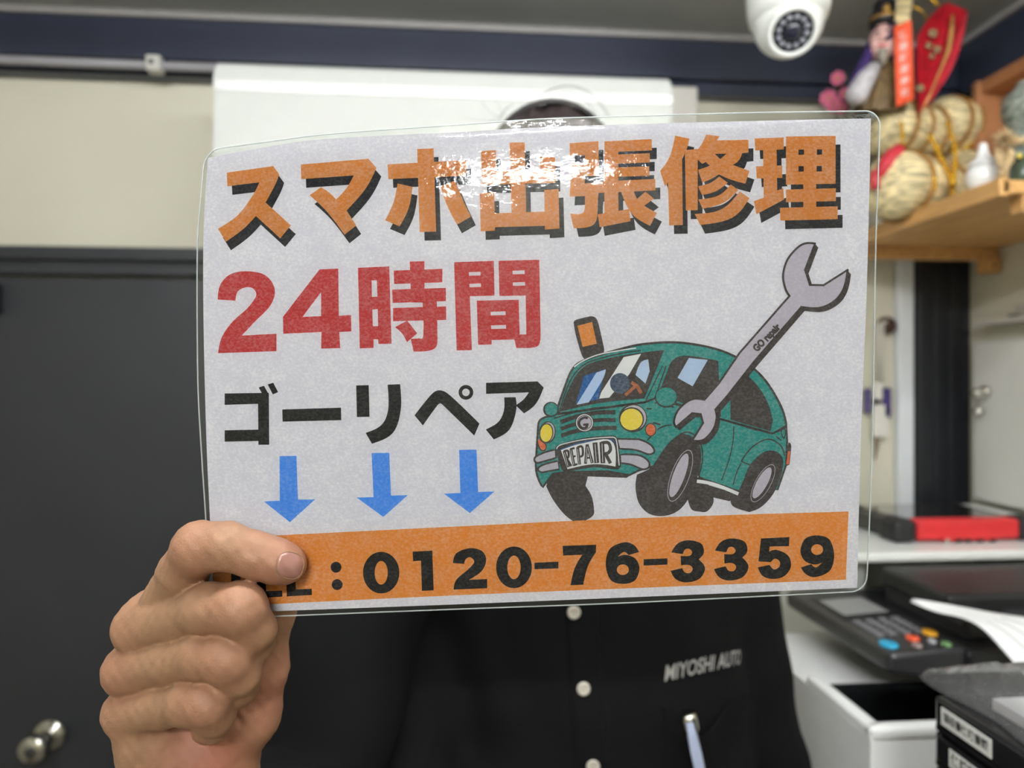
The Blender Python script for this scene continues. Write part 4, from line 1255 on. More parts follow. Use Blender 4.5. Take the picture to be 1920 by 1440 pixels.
# ---- trousers and shoes (below the frame)
M_trs = mat('dark_trousers', rgb(36, 38, 44), .8, var=.1, bump=.3, bscale=1500)
def trs_sdf(P):
    d = np.maximum(torso(P, -.002), P[..., 1] + .58)
    for s in (-1, 1):
        d = smin(d, chain(P, [((CX + s * .085, -.64, CZ), .098), ((CX + s * .095, -.98, CZ - .01), .072), ((CX + s * .10, -1.335, CZ + .02), .062)], .02), .03)
    return d
v_, q_ = surface(trs_sdf, (-.15, -1.41, .66), (.29, -.56, .97), .0085)
np_mesh('trousers', cam_to_world(v_), q_, M_trs, person)
def shoe_sdf(s):
    def f(P):
        x0 = CX + s * .105
        d = smin(ell(P, (x0, -1.375, CZ - .07), (.046, .046, .10)), ell(P, (x0, -1.355, CZ + .03), (.044, .065, .055)), .03)
        return np.maximum(d, -1.418 - P[..., 1])
    return f
for s in (-1, 1):
    v_, q_ = surface(shoe_sdf(s), (CX + s * .105 - .06, -1.42, CZ - .19), (CX + s * .105 + .06, -1.27, CZ + .11), .0065)
    np_mesh('shoe', cam_to_world(v_), q_, mat('black_shoe_leather', rgb(26, 24, 24), .35), person)
# ================================================================== right-hand side: shelf, ornaments, office things
M_wood = mat('pine_wood', rgb(208, 160, 98), .5, var=.18, vscale=14, stretch=(6, .6, 6), bump=.08, bscale=80)
zs = CAM_Z + .302                     # top of the shelf board
SX, SY0 = .81, .985                   # front edge, near end
shelf = empty('wall_shelf', (.97, 1.2, zs - .022), 'pale pine shelf board on the right wall carrying shrine ornaments', 'shelf')
box('board', (SX, SY0, zs - .020), (XR, YB - .05, zs), M_wood, shelf, .002)
box('front_lip', (SX - .006, SY0, zs - .024), (SX + .010, YB - .05, zs + .003), M_wood, shelf, .002)
box('end_batten', (SX + .035, SY0 + .004, zs - .046), (XR, SY0 + .030, zs - .020), M_wood, shelf, .002)
box('support_batten', (.60, 1.385, zs - .044), (XR, 1.41, zs - .020), M_wood, shelf, .002)
bp_ = on(1851, 500, 1, 1.40)
bk = box('bracket', (bp_.x - .018, 1.375, bp_.z - .016), (bp_.x + .012, 1.41, zs - .04), M_wood, shelf, .003)
bobj('bracket_screw', lathe_bm([(.0035, 0), (.003, .001), (0, .0012)], 12, align((0, -1, 0), Vector((bp_.x - .004, 1.3745, bp_.z)))), M_darkgrey, shelf)
# wooden frame above the shelf on the right wall
fr_ = empty('wall_frame', (1.1, 1.25, zs), 'brown wooden box frame fixed to the right wall above the pine shelf', 'frame')
a_ = on(1846, 250, 1, 1.30)
box('side_board', (a_.x - .022, 1.29, zs), (XR, 1.305, CAM_Z + .585), mat('rail_wood', rgb(160, 108, 70), .5, var=.15, vscale=14), fr_, .002)
box('top_rail', (a_.x - .014, .90, CAM_Z + .56), (XR, 1.30, CAM_Z + .585), mat('rail_wood', rgb(160, 108, 70), .5, var=.15, vscale=14), fr_, .002)

# ---- straw rice-bale charm with doll, fan and banner
KC = 1.17                               # size of the charm against the first measurements
def pxc(x, y, d): return pix(x, y, d * KC)
def tube_k(p, r, *a, **k): return tube_bm(p, [q * KC for q in r] if isinstance(r, (list, tuple)) else r * KC, *a, **k)
def lathe_k(p, *a, **k): return lathe_bm([(r * KC, z * KC) for r, z in p], *a, **k)
straw = mat('rice_straw', rgb(224, 206, 158), .6, var=.55, vscale=26, stretch=(.3, 3, 6), bump=.8, bscale=60)
M_rope = mat('brown_rope', rgb(150, 104, 40), .6, var=.3, vscale=300, bump=.6, bscale=900)
M_gold = mat('gold_bead', rgb(238, 186, 52), .22, metal=.75, var=.1)
charm = empty('rice_bale_charm', pxc(1735, 420, 1.13), 'straw rice-bale lucky charm with doll, red fan and orange banner on the pine shelf', 'ornament')
def bale(c, axis, L, R_):
    """barrel of straw along an axis with gathered ends and two ties"""
    axis = Vector(axis).normalized(); R_ *= KC; h = L * KC / 2
    prof = [(0, -h), (R_ * .30, -h * .98), (R_ * .72, -h * .90), (R_ * .93, -h * .76), (R_ * .97, -h * .62), (R_ * .93, -h * .50), (R_, -h * .30), (R_ * .96, -h * .02), (R_, h * .28), (R_ * .93, h * .50), (R_ * .97, h * .62), (R_ * .93, h * .76), (R_ * .72, h * .90), (R_ * .30, h * .98), (0, h)]
    pr = []
    for (a, b), (c2, d) in zip(prof, prof[1:]):
        for k in range(3): pr.append((a + (c2 - a) * k / 3, b + (d - b) * k / 3))
    pr.append(prof[-1])
    M_ = align(axis, c)
    bm = lathe_bm(pr, 72, M_)
    inv = M_.inverted()
    for v in bm.verts:                                  # straws: fine lengthwise ridges
        q = inv @ v.co
        an = math.atan2(q.y, q.x); rr = math.hypot(q.x, q.y)
        if rr > 1e-5:
            f = 1 + .022 * math.sin(an * 36) + .02 * mnoise.noise(Vector((an * 5, q.z * 30, R_ * 100)))
            v.co = M_ @ Vector((q.x * f, q.y * f, q.z))
    o = bobj('rice_bale', bm, straw, charm, True)
    for z in (-h * .50, h * .50, -h * .02):
        pts = [M_ @ Vector((math.cos(t) * R_ * .985, math.sin(t) * R_ * .985, z)) for t in np.linspace(0, 2 * math.pi, 33)]
        bobj('tie_rope', tube_k(pts, .0032, 8), M_rope, o, True)
    return o
bd = 1.12
bale(pxc(1722, 358, bd - .01), (.88, .42, 0), .190, .052)
bale(pxc(1832, 342, bd + .10), (.9, .3, 0), .150, .050)
bale(pxc(1702, 246, bd + .05), (.92, .35, 0), .150, .046)
bale(pxc(1795, 240, bd + .09), (.9, .35, 0), .125, .046)
def beads(pp, d0, d1, r=.0052):
    q = catmull(' '.join('~%g,%g' % p for p in pp), 10, closed=False)
    P_ = [pxc(x, y, d0 + (d1 - d0) * i / (len(q) - 1)) for i, (x, y) in enumerate(q)]
    g = bobj('bead_string', tube_k(P_, .0012, 6), M_gold, charm, True)
    acc = 0; last = P_[0]
    for a, b in zip(P_, P_[1:]):
        acc += (b - a).length
        if acc > KC * r * 1.75:
            acc = 0
            bm = bmesh.new(); bmesh.ops.create_icosphere(bm, subdivisions=1, radius=KC * r * random.uniform(.75, 1.1), matrix=Matrix.Translation(b))
            bobj('gold_bead', bm, M_gold, g, True)
beads([(1688, 222), (1691, 240), (1692, 258), (1690, 280)], 1.085, 1.075)
beads([(1775, 226), (1786, 260), (1791, 290), (1790, 320), (1786, 345)], 1.105, 1.035)
beads([(1740, 250), (1757, 280), (1768, 305), (1780, 330), (1786, 350), (1786, 376), (1790, 384)], 1.075, 1.03)
beads([(1748, 312), (1752, 335), (1753, 360)], 1.045, 1.04)
beads([(1670, 284), (1680, 290)], 1.09, 1.08); beads([(1802, 282), (1826, 268)], 1.10, 1.09, .003)
# red mallet bead / tassel on the left
bobj('red_tassel', lathe_k([(0, -.03), (.008, -.026), (.0125, -.006), (.013, .01), (.008, .026), (0, .03)], 20, align(pxc(1680, 285, 1.07) - pxc(1648, 325, 1.07), pxc(1668, 302, 1.065))), mat('red_cloth', rgb(196, 44, 58), .6, var=.15, vscale=90), charm, True)
bobj('red_tassel', lathe_k([(0, -.016), (.006, -.013), (.008, 0), (.006, .013), (0, .016)], 16, align((0, 0, 1), pxc(1640, 338, 1.07))), mat('red_cloth', rgb(196, 44, 58), .6), charm, True)
# doll: striped robe, sleeve, pale face, black cap with gold band
dd = 1.13
robe = mat('brown_gold_robe', rgb(112, 90, 56), .6, var=.7, vscale=40, stretch=(8, 8, .5))
b = bmesh.new()
base, top_ = pxc(1652, 203, dd), pxc(1662, 118, dd)
Mr = align(top_ - base, base)
H_ = (top_ - base).length
rings = []
for z, r in ((-.016, .047), (0, .047), (.3 * H_, .042), (.65 * H_, .033), (.95 * H_, .023), (H_, .016)):
    rings.append([b.verts.new(Mr @ Vector(((r + .0028 * math.cos(t * 14)) * math.cos(t), (r + .0028 * math.cos(t * 14)) * math.sin(t) * .75, z))) for t in [2 * math.pi * k / 56 for k in range(56)]])
for A_, B_ in zip(rings, rings[1:]):
    for k in range(56): b.faces.new((A_[k], A_[(k + 1) % 56], B_[(k + 1) % 56], B_[k]))
b.faces.new(rings[-1])
bobj('doll_robe', b, robe, charm, True)
bobj('doll_sleeve', tube_k([pxc(1640, 125, dd - .02), pxc(1622, 150, dd - .025), pxc(1604, 182, dd - .03), pxc(1598, 190, dd - .03)], [.010, .015, .017, .010], 14), mat('white_brocade', rgb(196, 192, 196), .6, var=.3, vscale=120), charm, True)
bobj('doll_ribbon', tube_k([pxc(1632, 80, dd), pxc(1625, 110, dd - .01), pxc(1612, 135, dd - .015), pxc(1594, 165, dd - .02)], [.006, .008, .008, .005], 10), mat('purple_ribbon', rgb(62, 44, 104), .5), charm, True)
fc = pxc(1655, 78, dd - .01)
def face_sdf(P):
    d = ell(P, (0, 0, 0), (.020, .027, .020))
    d = smin(d, ell(P, (0, -.016, -.006), (.016, .013, .015)), .008)
    d = smin(d, cone(P, (0, .004, -.019), (0, -.004, -.023), .003, .0045), .004)
    for s in (-1, 1):
        d = smin(d, ell(P, (s * .011, -.007, -.014), (.006, .006, .006)), .004)
        d = smin(d, ell(P, (s * .021, .0, .002), (.003, .007, .005)), .002)
    return d
fv, fq = surface(face_sdf, (-.03, -.035, -.032), (.03, .032, .026), .0015)
an = math.radians(-28)
rotm = np.array([[math.cos(an), 0, math.sin(an)], [0, 1, 0], [-math.sin(an), 0, math.cos(an)]])
doll_face = np_mesh('doll_face', KC * fv @ rotm @ CAMM + np.array(fc), fq, mat('doll_skin', rgb(226, 180, 172), .45, var=.06), charm)
def on_face(x, y, z): return Vector(tuple(KC * np.array([x, y, z]) @ rotm @ CAMM + np.array(fc)))
M_dh = mat('doll_hair_ink', rgb(36, 30, 62), .4)
for s in (-1, 1):
    bobj('doll_eye', tube_k([on_face(s * .004, .006, -.0205), on_face(s * .008, .008, -.0195), on_face(s * .012, .006, -.017)], [.0008, .0016, .0008], 8), M_dh, doll_face, True)
    bobj('doll_eyebrow', tube_k([on_face(s * .004, .014, -.0185), on_face(s * .009, .017, -.0165), on_face(s * .014, .014, -.0145)], [.0006, .0013, .0006], 8), M_dh, doll_face, True)
bobj('doll_mouth', tube_k([on_face(-.007, -.013, -.0205), on_face(0, -.016, -.0225), on_face(.007, -.013, -.0205)], [.001, .0024, .001], 8), mat('red_lip', rgb(196, 48, 56), .4), doll_face, True)
bobj('doll_forelock', tube_k([on_face(.017, .022, -.010), on_face(.016, .008, -.017), on_face(.012, -.004, -.022), on_face(.004, -.008, -.026)], [.004, .005, .0045, .002], 10), M_dh, charm, True)
bobj('doll_beard', tube_k([on_face(0, -.022, -.018), on_face(0, -.032, -.020), on_face(.001, -.044, -.016)], [.008, .0075, .003], 10), mat('grey_beard', rgb(160, 152, 138), .8, var=.3, vscale=400, bump=.5, bscale=900), charm, True)
hat = mat('black_cap_cloth', rgb(30, 28, 32), .5, var=.2)
cpz = pxc(1658, 44, dd)
bobj('doll_cap', lathe_k([(.0, -.006), (.021, -.006), (.0225, .004), (.021, .012), (.015, .022), (.016, .030), (.010, .038), (0, .040)], 32, align((0, 0, 1), cpz)), hat, charm, True)
bobj('cap_band', lathe_k([(.0232, .003), (.0240, .005), (.0232, .007)], 32, align((0, 0, 1), cpz)), mat('dull_gold', rgb(176, 136, 70), .4, metal=.4), charm, True)
bobj('cap_crest', lathe_k([(0, 0), (.005, .002), (.006, .008), (.003, .013), (0, .014)], 14, align(UP, pxc(1662, 24, dd - .022))), mat('dull_gold', rgb(176, 136, 70), .4, metal=.4), charm, True)
# sheaf of rice straw above the banner
b = bmesh.new()
for i in range(22):
    x = 1678 + (i % 11) * 2.4; dz = dd - .03 + (i // 11) * .006
    tube_k([pxc(x - 1, 56, dz), pxc(x + 3 + i % 3, 20, dz), pxc(x + 8 + (i % 4) * 2, -26, dz + .004)], [.0013, .0013, .0008], 6, b)
o = bobj('straw_sheaf', b, straw, charm, True); o['kind'] = 'stuff'
bobj('gold_cord', tube_k([pxc(1690, 2, dd), pxc(1728, 20, dd - .01), pxc(1737, 34, dd), pxc(1742, 45, dd)], .0012, 6), M_gold, charm, True)
bobj('gold_cord', tube_k([pxc(1744, -4, dd - .02), pxc(1752, 3, dd - .02), pxc(1760, 10, dd - .02)], .0024, 8), M_gold, charm, True)
# orange banner with the shrine's name, gently waved
bx = lambda u, v: (1676 + (1709 - 1676) * u + 5 * v, (50 - 13 * u) + (150 - 1 * u) * v)
bdp = lambda u, v: dd - .045 + .004 * math.sin(v * 5 + u * 2)
V, Fc = [], []
for sgn in (0, .0012):
    for j in range(13):
        for i in range(5): V.append(pxc(*bx(i / 4, j / 12), bdp(i / 4, j / 12) + sgn))
for k, off in ((0, 0), (1, 65)):
    for j in range(12):
        for i in range(4):
            q = [off + j * 5 + i, off + j * 5 + i + 1, off + (j + 1) * 5 + i + 1, off + (j + 1) * 5 + i]
            Fc.append(q if k == 0 else q[::-1])
ban = mobj('banner', V, Fc, mat('orange_banner_paper', rgb(228, 84, 44), .6, var=.08, vscale=60), charm, True)
for k, chh in enumerate('笠間稲荷神社'):
    V2, P2 = text_mesh(chh, .03)
    cv = .155 + k * .143
    vv = []
    for x, y in V2:
        uu = .5 + x * .50; v3 = cv - y * .112
        p = bx(uu, v3); vv.append(pxc(p[0], p[1], bdp(uu, v3) - .0008))
    mobj('banner_character', vv, P2, mat('white_ink', rgb(226, 190, 182), .6), ban)
# red fan: pleated half-open leaf with gold edging
piv = (1722, 217)
rim_pts = [(1719, 148), (1717, 105), (1720, 70), (1734, 45), (1748, 27), (1762, 14), (1776, 5), (1790, 10), (1803, 15), (1815, 20)]
q = catmull(' '.join('~%g,%g' % p for p in rim_pts), 3, closed=False)
fd = 1.10
V = []; Fc = []
for side in (0, .0011):
    V.append(pxc(*piv, fd + side))
    for i, (x, y) in enumerate(q):
        for t in (.35, .7, 1.0):
            V.append(pxc(piv[0] + (x - piv[0]) * t, piv[1] + (y - piv[1]) * t, fd + side + (i % 2) * .007 * t + t * .010 * (i / len(q))))
n_ = 1 + 3 * len(q)
for s in (0, 1):
    o_ = s * n_
    for i in range(len(q) - 1):
        a, b_ = o_ + 1 + 3 * i, o_ + 1 + 3 * (i + 1)
        fs = [(o_, a, b_), (a, a + 1, b_ + 1, b_), (a + 1, a + 2, b_ + 2, b_ + 1)]
        Fc += [f if s == 0 else f[::-1] for f in fs]
# right flank: the fan leaf widens past the last rib down to the handle
fan = mobj('fan', V, Fc, mat('red_fan_brocade', rgb(196, 38, 54), .5, var=.2, vscale=70), charm, False)
V = [pxc(1722, 217, 1.112), pxc(1815, 20, 1.118), pxc(1809, 55, 1.119), pxc(1797, 100, 1.12), pxc(1782, 135, 1.12), pxc(1750, 185, 1.12)]
mobj('fan_fold', V + [v + FW * .0015 for v in V], [(0, 1, 2, 3, 4, 5), (11, 10, 9, 8, 7, 6)] + [(i, (i + 1) % 6, 6 + (i + 1) % 6, 6 + i) for i in range(6)], mat('red_fan_brocade', rgb(196, 38, 54), .5, var=.2, vscale=70), charm)
bobj('fan_edging', tube_k([pxc(1786, 28, 1.098), pxc(1784, 60, 1.098), pxc(1778, 95, 1.098), pxc(1764, 130, 1.098), pxc(1745, 175, 1.098), pxc(1726, 212, 1.098)], [.002, .0035, .0035, .002, .0016, .0014], 8), mat('gold_trim', rgb(206, 160, 96), .35, metal=.5), charm, True)
for (x, y, s) in ((1750, 62, 9), (1742, 85, 7), (1758, 92, 8), (1748, 105, 6), (1726, 165, 8)):
    bobj('fan_motif', lathe_k([(s * .0008, 0), (s * .0005, .0012), (0, .0015)], 7, align(-FW, pxc(x, y, 1.0985))), mat('olive_gold', rgb(130, 110, 76), .5), charm)

# ---- pink flowers behind the poster's top corner
fl_ = empty('pink_flowers', Vector((.845, 1.405, zs)), 'bunch of pink artificial flowers beside the rice-bale charm', 'flowers')
fb = on(1572, 440, 2, zs); fdep = (fb - CAM).dot(FW)
fdep = 1.33
base = Vector((.845, 1.405, zs)); fdep = 1.44
bobj('vase', lathe_bm([(0, 0), (.016, 0), (.021, .02), (.018, .05), (.011, .07), (.013, .078), (.010, .076), (.008, .06)], 24, Matrix.Translation(base)), M_white, fl_, True)
pinkm = mat('pink_petal', rgb(226, 116, 152), .55, var=.25, vscale=150)
greenm = mat('leaf_green', rgb(58, 74, 52), .5, var=.2, vscale=80)
for (x, y, s) in ((1571, 147, 1.0), (1553, 184, 1.15), (1585, 176, .9), (1563, 196, 1.1), (1577, 203, .9)):
    c = pix(x, y, fdep - .02)
    bobj('stem', tube_bm([base + UP * .07, (base + UP * .07) * .5 + c * .5 + RT * .006, c], .0012, 6), greenm, fl_, True)
    fo = bobj('flower_centre', lathe_bm([(0, -.004), (.004, -.002), (.005, .003), (0, .006)], 10, align((CAM - c), c)), mat('flower_heart', rgb(210, 150, 120), .6), fl_, True)
    Mf = align((CAM - c) + UP * .2, c)
    for k in range(7):
        a = 2 * math.pi * k / 7
        Mp_ = Mf @ Matrix.Rotation(a, 4, 'Z') @ Matrix.Translation((.0075 * s, 0, .001)) @ Matrix.Rotation(-.5, 4, 'Y')
        bm = bmesh.new(); bmesh.ops.create_uvsphere(bm, u_segments=10, v_segments=6, radius=1, matrix=Mp_ @ Matrix.Diagonal((.008 * s, .0058 * s, .0016, 1)))
        bobj('petal', bm, pinkm, fo, True)
for k in range(12):
    x, y = 1572 + random.uniform(-20, 22), 165 + random.uniform(-20, 45)
    c = pix(x, y, fdep)
    bm = bmesh.new(); bmesh.ops.create_uvsphere(bm, u_segments=8, v_segments=6, radius=1, matrix=align((random.uniform(-.6, .6), -1, random.uniform(-.3, .6)), c) @ Matrix.Rotation(random.uniform(0, 6), 4, 'Z') @ Matrix.Diagonal((.013, .006, .0012, 1)))
    bobj('leaf', bm, greenm, fl_, True)

# ---- white water jar with pointed lid
wj = on(1838, 372, 2, zs); wj = pix(1843, 720 - (zs - CAM_Z) * F / 1.135, 1.135)
jar = empty('white_jar', wj, 'small white porcelain jar with pointed lid at the shelf edge', 'jar')
bobj('jar_body', lathe_bm([(0, 0), (.012, 0), (.014, .003), (.021, .012), (.0245, .024), (.0245, .034), (.021, .043), (.019, .045)], 40, Matrix.Translation(wj)), mat('white_porcelain', rgb(240, 240, 238), .12, coat=.4), jar, True)
bobj('jar_lid', lathe_bm([(.0225, .0455), (.0228, .048), (.019, .052), (.0125, .058), (.008, .067), (.0065, .076), (.0058, .080), (.003, .083), (0, .0835)], 40, Matrix.Translation(wj)), mat('white_porcelain', rgb(240, 240, 238), .12, coat=.4), jar, True)

# ---- straw rope with tuft
rp = empty('straw_rope', pix(1890, 350, 1.08), 'twisted pale straw rope with frayed tuft beside the white jar', 'rope')
M_sr = mat('pale_straw_rope', rgb(206, 178, 134), .7, var=.3, vscale=200, bump=.7, bscale=700)
def twist(pp, r, turns):
    P_ = [pix(*p) for p in pp]
    for ph in (0, math.pi):
        pts = []
        n = 40
        for k in range(n + 1):
            t = k / n * (len(P_) - 1); i = min(int(t), len(P_) - 2); f = t - i
            p = P_[i].lerp(P_[i + 1], f)
            a = ph + turns * 2 * math.pi * k / n
            pts.append(p + RT * math.cos(a) * r * .6 + FW * math.sin(a) * r * .6)
        bobj('rope_strand', tube_bm(pts, r * .75, 8), M_sr, rp, True)
twist([(1872, 280, 1.09), (1876, 300, 1.085), (1882, 318, 1.08), (1880, 336, 1.08), (1878, 342, 1.085)], .0055, 3)
twist([(1895, 282, 1.075), (1893, 300, 1.07), (1884, 316, 1.07), (1876, 332, 1.075)], .005, 2.5)
twist([(1895, 262, 1.08), (1910, 266, 1.075), (1935, 258, 1.07)], .0065, 2)
b = bmesh.new()
for k in range(170):
    d_ = Vector((random.gauss(0, 1), random.gauss(0, 1), random.gauss(0, 1))).normalized()
    c = pix(1884, 262, 1.075)
    tube_bm([c + d_ * .003, c + d_ * random.uniform(.012, .020)], [.0009, .0004], 4, b)
o = bobj('rope_tuft', b, M_sr, rp, True); o['kind'] = 'stuff'
# ---- green glass jar and dusty bottle
gj = pix(1924, 340, 1.085)
gz = Vector((gj.x, gj.y, zs))
gjar = empty('glass_jar', gz, 'dark green glass jar with yellow mark at the shelf end', 'jar')
bobj('glass_body', lathe_bm([(0, 0), (.021, 0), (.023, .004), (.023, .030), (.019, .037), (.015, .040)], 32, Matrix.Translation(gz)), mat('green_glass', rgb(70, 84, 70), .08, coat=.6), gjar, True)
bobj('lid', lathe_bm([(.016, .0395), (.017, .041), (.017, .0445), (0, .046)], 28, Matrix.Translation(gz)), M_black, gjar, True)
bobj('yellow_mark', lathe_bm([(.004, 0), (.003, .0008), (0, .001)], 12, align(-FW, pix(1912, 292, (gz - CAM).dot(FW) - .0225))), mat('yellow_mark', rgb(206, 186, 70), .5), gjar)
db = pix(1921, 250, 1.17); dz_ = Vector((db.x, db.y, zs))
dusty = empty('dusty_bottle', dz_, 'dusty grey-green textured bottle behind the straw rope', 'bottle')
M_dust = mat('dusty_grey_green', rgb(150, 156, 144), .75, var=.4, vscale=120, bump=1.0, bscale=220, col2=rgb(78, 86, 78))
hz = on(1915, 166, 1, db.y).z - zs
bm = lathe_bm([(0, 0), (.024, 0), (.026, .01), (.026, hz * .45), (.024, hz * .6), (.022, hz * .66), (.030, hz * .72), (.033, hz * .82), (.030, hz * .93), (.016, hz), (0, hz)], 36, Matrix.Translation(dz_))
for v in bm.verts:
    d_ = Vector((v.co.x - dz_.x, v.co.y - dz_.y, 0)); f = mnoise.noise(v.co * 120)
    v.co += d_ * .12 * f
bobj('bottle_body', bm, M_dust, dusty, True)
bobj('bottle_crown', lathe_bm([(.0, hz * 1.07), (.012, hz), (.014, hz + .006), (.008, hz + .012), (0, hz + .013)], 20, Matrix.Translation(dz_)), M_dust, dusty, True)

# ---- charms on a hook on the back wall
hk = on(1668, 610, 1, YB - .02)
hang = empty('hanging_charms', Vector((hk.x, YB - .01, hk.z)), 'white cords with purple and white amulets hanging from a brown wooden hook', 'amulets')
bobj('wooden_hook', lathe_bm([(0, 0), (.016, 0), (.020, .008), (.018, .018), (.009, .026), (0, .028)], 28, align((-.25, -1, 0), Vector((hk.x, YB - .002, hk.z)))), mat('dark_brown_wood', rgb(70, 46, 36), .45, var=.2), hang, True)
for (x0, x1, y1) in ((1650, 1652, 716), (1656, 1655, 720), (1646, 1642, 712)):
    bobj('cord', tube_bm([on(1664, 602, 1, YB - .030), on(x0, 608, 1, YB - .03), on((x0 + x1) / 2, 660, 1, YB - .022), on(x1, y1, 1, YB - .018)], .0024, 8), mat('white_cord', rgb(206, 202, 190), .7), hang, True)
p_ = on(1664, 755, 1, YB - .02)
def amulet(px0, py0, px1, py1, m, name, t=.010):
    a, b_ = on(px0, py0, 1, YB - .02), on(px1, py1, 1, YB - .02)
    return box(name, (a.x, YB - .022, b_.z), (b_.x, YB - .022 + t, a.z), m, hang, .003)
M_pur = mat('purple_brocade', rgb(62, 50, 112), .6, var=.2, vscale=200)
amulet(1656, 727, 1671, 784, M_pur, 'purple_amulet')
amulet(1622, 728, 1634, 775, M_pur, 'purple_amulet')
amulet(1638, 717, 1655, 750, mat('white_amulet_cloth', rgb(222, 218, 210), .6, var=.08, vscale=90), 'white_amulet', .012)
amulet(1638, 758, 1666, 820, mat('white_amulet_cloth', rgb(222, 218, 210), .6), 'white_amulet', .008)
bobj('amulet_knot', lathe_bm([(0, -.006), (.006, -.003), (.006, .003), (0, .006)], 14, align((1, 0, 0), on(1644, 753, 1, YB - .026))), M_black, hang, True)
bobj('amulet_tail', tube_bm([on(1645, 820, 1, YB - .016), on(1643, 845, 1, YB - .012), on(1640, 862, 1, YB - .010)], [.006, .003, .0015], 8), mat('brown_tail', rgb(120, 100, 84), .7), hang, True)

# ---- white panel with lock and keys on the right wall, rail above
a = on(1826, 640, 0, XR - .03); a2 = on(1826, 938, 0, XR - .03)
pn = empty('white_wall_cabinet', (XR, 1.2, a2.z), 'flat white cabinet on the right wall with keys in its lock', 'cabinet')
box('cabinet_body', (XR - .026, .72, a2.z), (XR, a.y, a.z), mat('grey_white_steel', rgb(196, 196, 190), .4), pn, .002)
box('cabinet_door', (XR - .034, .722, a2.z + .004), (XR - .0265, a.y - .002, a.z - .004), mat('white_steel_door', rgb(208, 208, 203), .35, var=.02, vscale=5), pn, .002)
lk = on(1850, 735, 0, XR - .034)
bobj('lock', lathe_bm([(0, 0), (.013, 0), (.013, .008), (.010, .011), (0, .012)], 24, align((-1, 0, 0), Vector((XR - .034, lk.y, lk.z)))), M_chrome, pn, True)
ky = bobj('key', lathe_bm([(0, .011), (.009, .012), (.010, .026), (.007, .030), (0, .031)], 14, align((-1, -.15, -.1), Vector((XR - .036, lk.y, lk.z)))), M_chrome, pn, True)
bobj('key_ring', tube_bm([Vector((XR - .052, lk.y + .011 * math.cos(t), lk.z - .014 + .012 * math.sin(t))) for t in np.linspace(0, 6.283, 22)], .0011, 6), M_chrome, pn, True)
bobj('spare_key', lathe_bm([(0, -.010), (.008, -.008), (.009, 0), (.007, .008), (0, .010)], 14, align((-1, 0, .2), Vector((XR - .050, lk.y + .002, lk.z - .040)))), M_chrome, pn, True)
ra = on(1832, 606, 0, XR - .04); 
rl = empty('wall_rail', (XR, 1.1, ra.z), 'pale metal ledge above the white wall cabinet', 'rail')
box('ledge', (XR - .05, .75, ra.z - .006), (XR, ra.y, ra.z + .004), mat('pale_metal', rgb(188, 184, 176), .4), rl, .002)
box('ledge_back', (XR - .006, .75, ra.z), (XR, ra.y - .06, ra.z + .032), mat('pale_metal', rgb(188, 184, 176), .4), rl, .001)
rb = on(1897, 588, 0, XR - .03)
bobj('binder_clip', lathe_bm([(0, 0), (.012, .001), (.010, .006), (0, .007)], 16, align(UP, Vector((XR - .025, rb.y, ra.z + .004)))), M_darkgrey, rl, True)

# ---- desk along the right wall
zdk = CAM_Z - .62
desk = empty('side_desk', (.78, .75, 0), 'grey office desk along the right wall under the printer', 'desk')
M_desk = mat('grey_desk_laminate', rgb(150, 148, 142), .45, var=.05)
box('desk_top', (.445, .10, zdk - .025), (XR - .002, 1.46, zdk), M_desk, desk, .003)
for x in (.475, XR - .04):
    for y in (.15, 1.42):
        box('leg', (x - .02, y - .02, 0), (x + .02, y + .02, zdk - .025), M_darkgrey, desk, .002)

# ---- white rack over the printer and the diagnostic tablet
zr = CAM_Z - .250
rack = empty('white_rack', (.85, 1.2, zdk), 'white shelf rack standing behind the printer with a tablet on top', 'rack')
box('front_post', (.606, 1.066, zdk), (.646, 1.084, zr - .012), M_white, rack, .003)
box('rack_top', (.590, 1.0, zr - .014), (XR - .04, 1.40, zr), M_white, rack, .004)
box('side_panel', (.600, 1.085, zdk), (.616, 1.40, zr - .014), M_white, rack, .002)
box('side_panel', (XR - .06, 1.085, zdk), (XR - .044, 1.40, zr - .014), M_white, rack, .002)
box('back_panel', (.616, 1.385, zdk), (XR - .06, 1.40, zr - .014), M_white, rack, .001)
ty0, ty1 = 1.055, 1.235
tx0, tx1 = on(1690, 1020, 1, ty0).x, on(1945, 1010, 1, ty0).x
tab = empty('diagnostic_tablet', ((tx0 + tx1) / 2, ty0, zr), 'black rugged tablet with red bumper lying on the white rack', 'tablet')
th = .036
box('tablet_body', (tx0, ty0 + .008, zr + .003), (tx1, ty1, zr + th - .004), M_black, tab, .008)
box('tablet_screen', (tx0 + .02, ty0 + .03, zr + th - .0045), (tx1 - .02, ty1 - .015, zr + th - .0025), mat('screen_glass', rgb(20, 20, 22), .05, coat=.6), tab, .001)
rx0, rx1 = on(1721, 1010, 1, ty0).x, on(1914, 1010, 1, ty0).x
box('red_bumper', (rx0, ty0, zr + .004), (rx1, ty0 + .03, zr + th), mat('red_rubber', rgb(206, 44, 48), .42, var=.05), tab, .006)
box('port_panel', (rx0 + .040, ty0 - .002, zr + .004), (rx1 - .040, ty0 + .004, zr + .017), mat('red_rubber', rgb(206, 44, 48), .42, var=.05), tab, .0015)
box('corner_pad', (tx0 - .012, ty0 - .002, zr + .0005), (tx0 + .028, ty0 + .045, zr + th + .001), mat('black_rubber', rgb(26, 26, 28), .6), tab, .010)
box('corner_pad', (tx1 - .03, ty0 - .002, zr + .0005), (tx1 + .01, ty0 + .045, zr + th + .001), mat('black_rubber', rgb(26, 26, 28), .6), tab, .010)
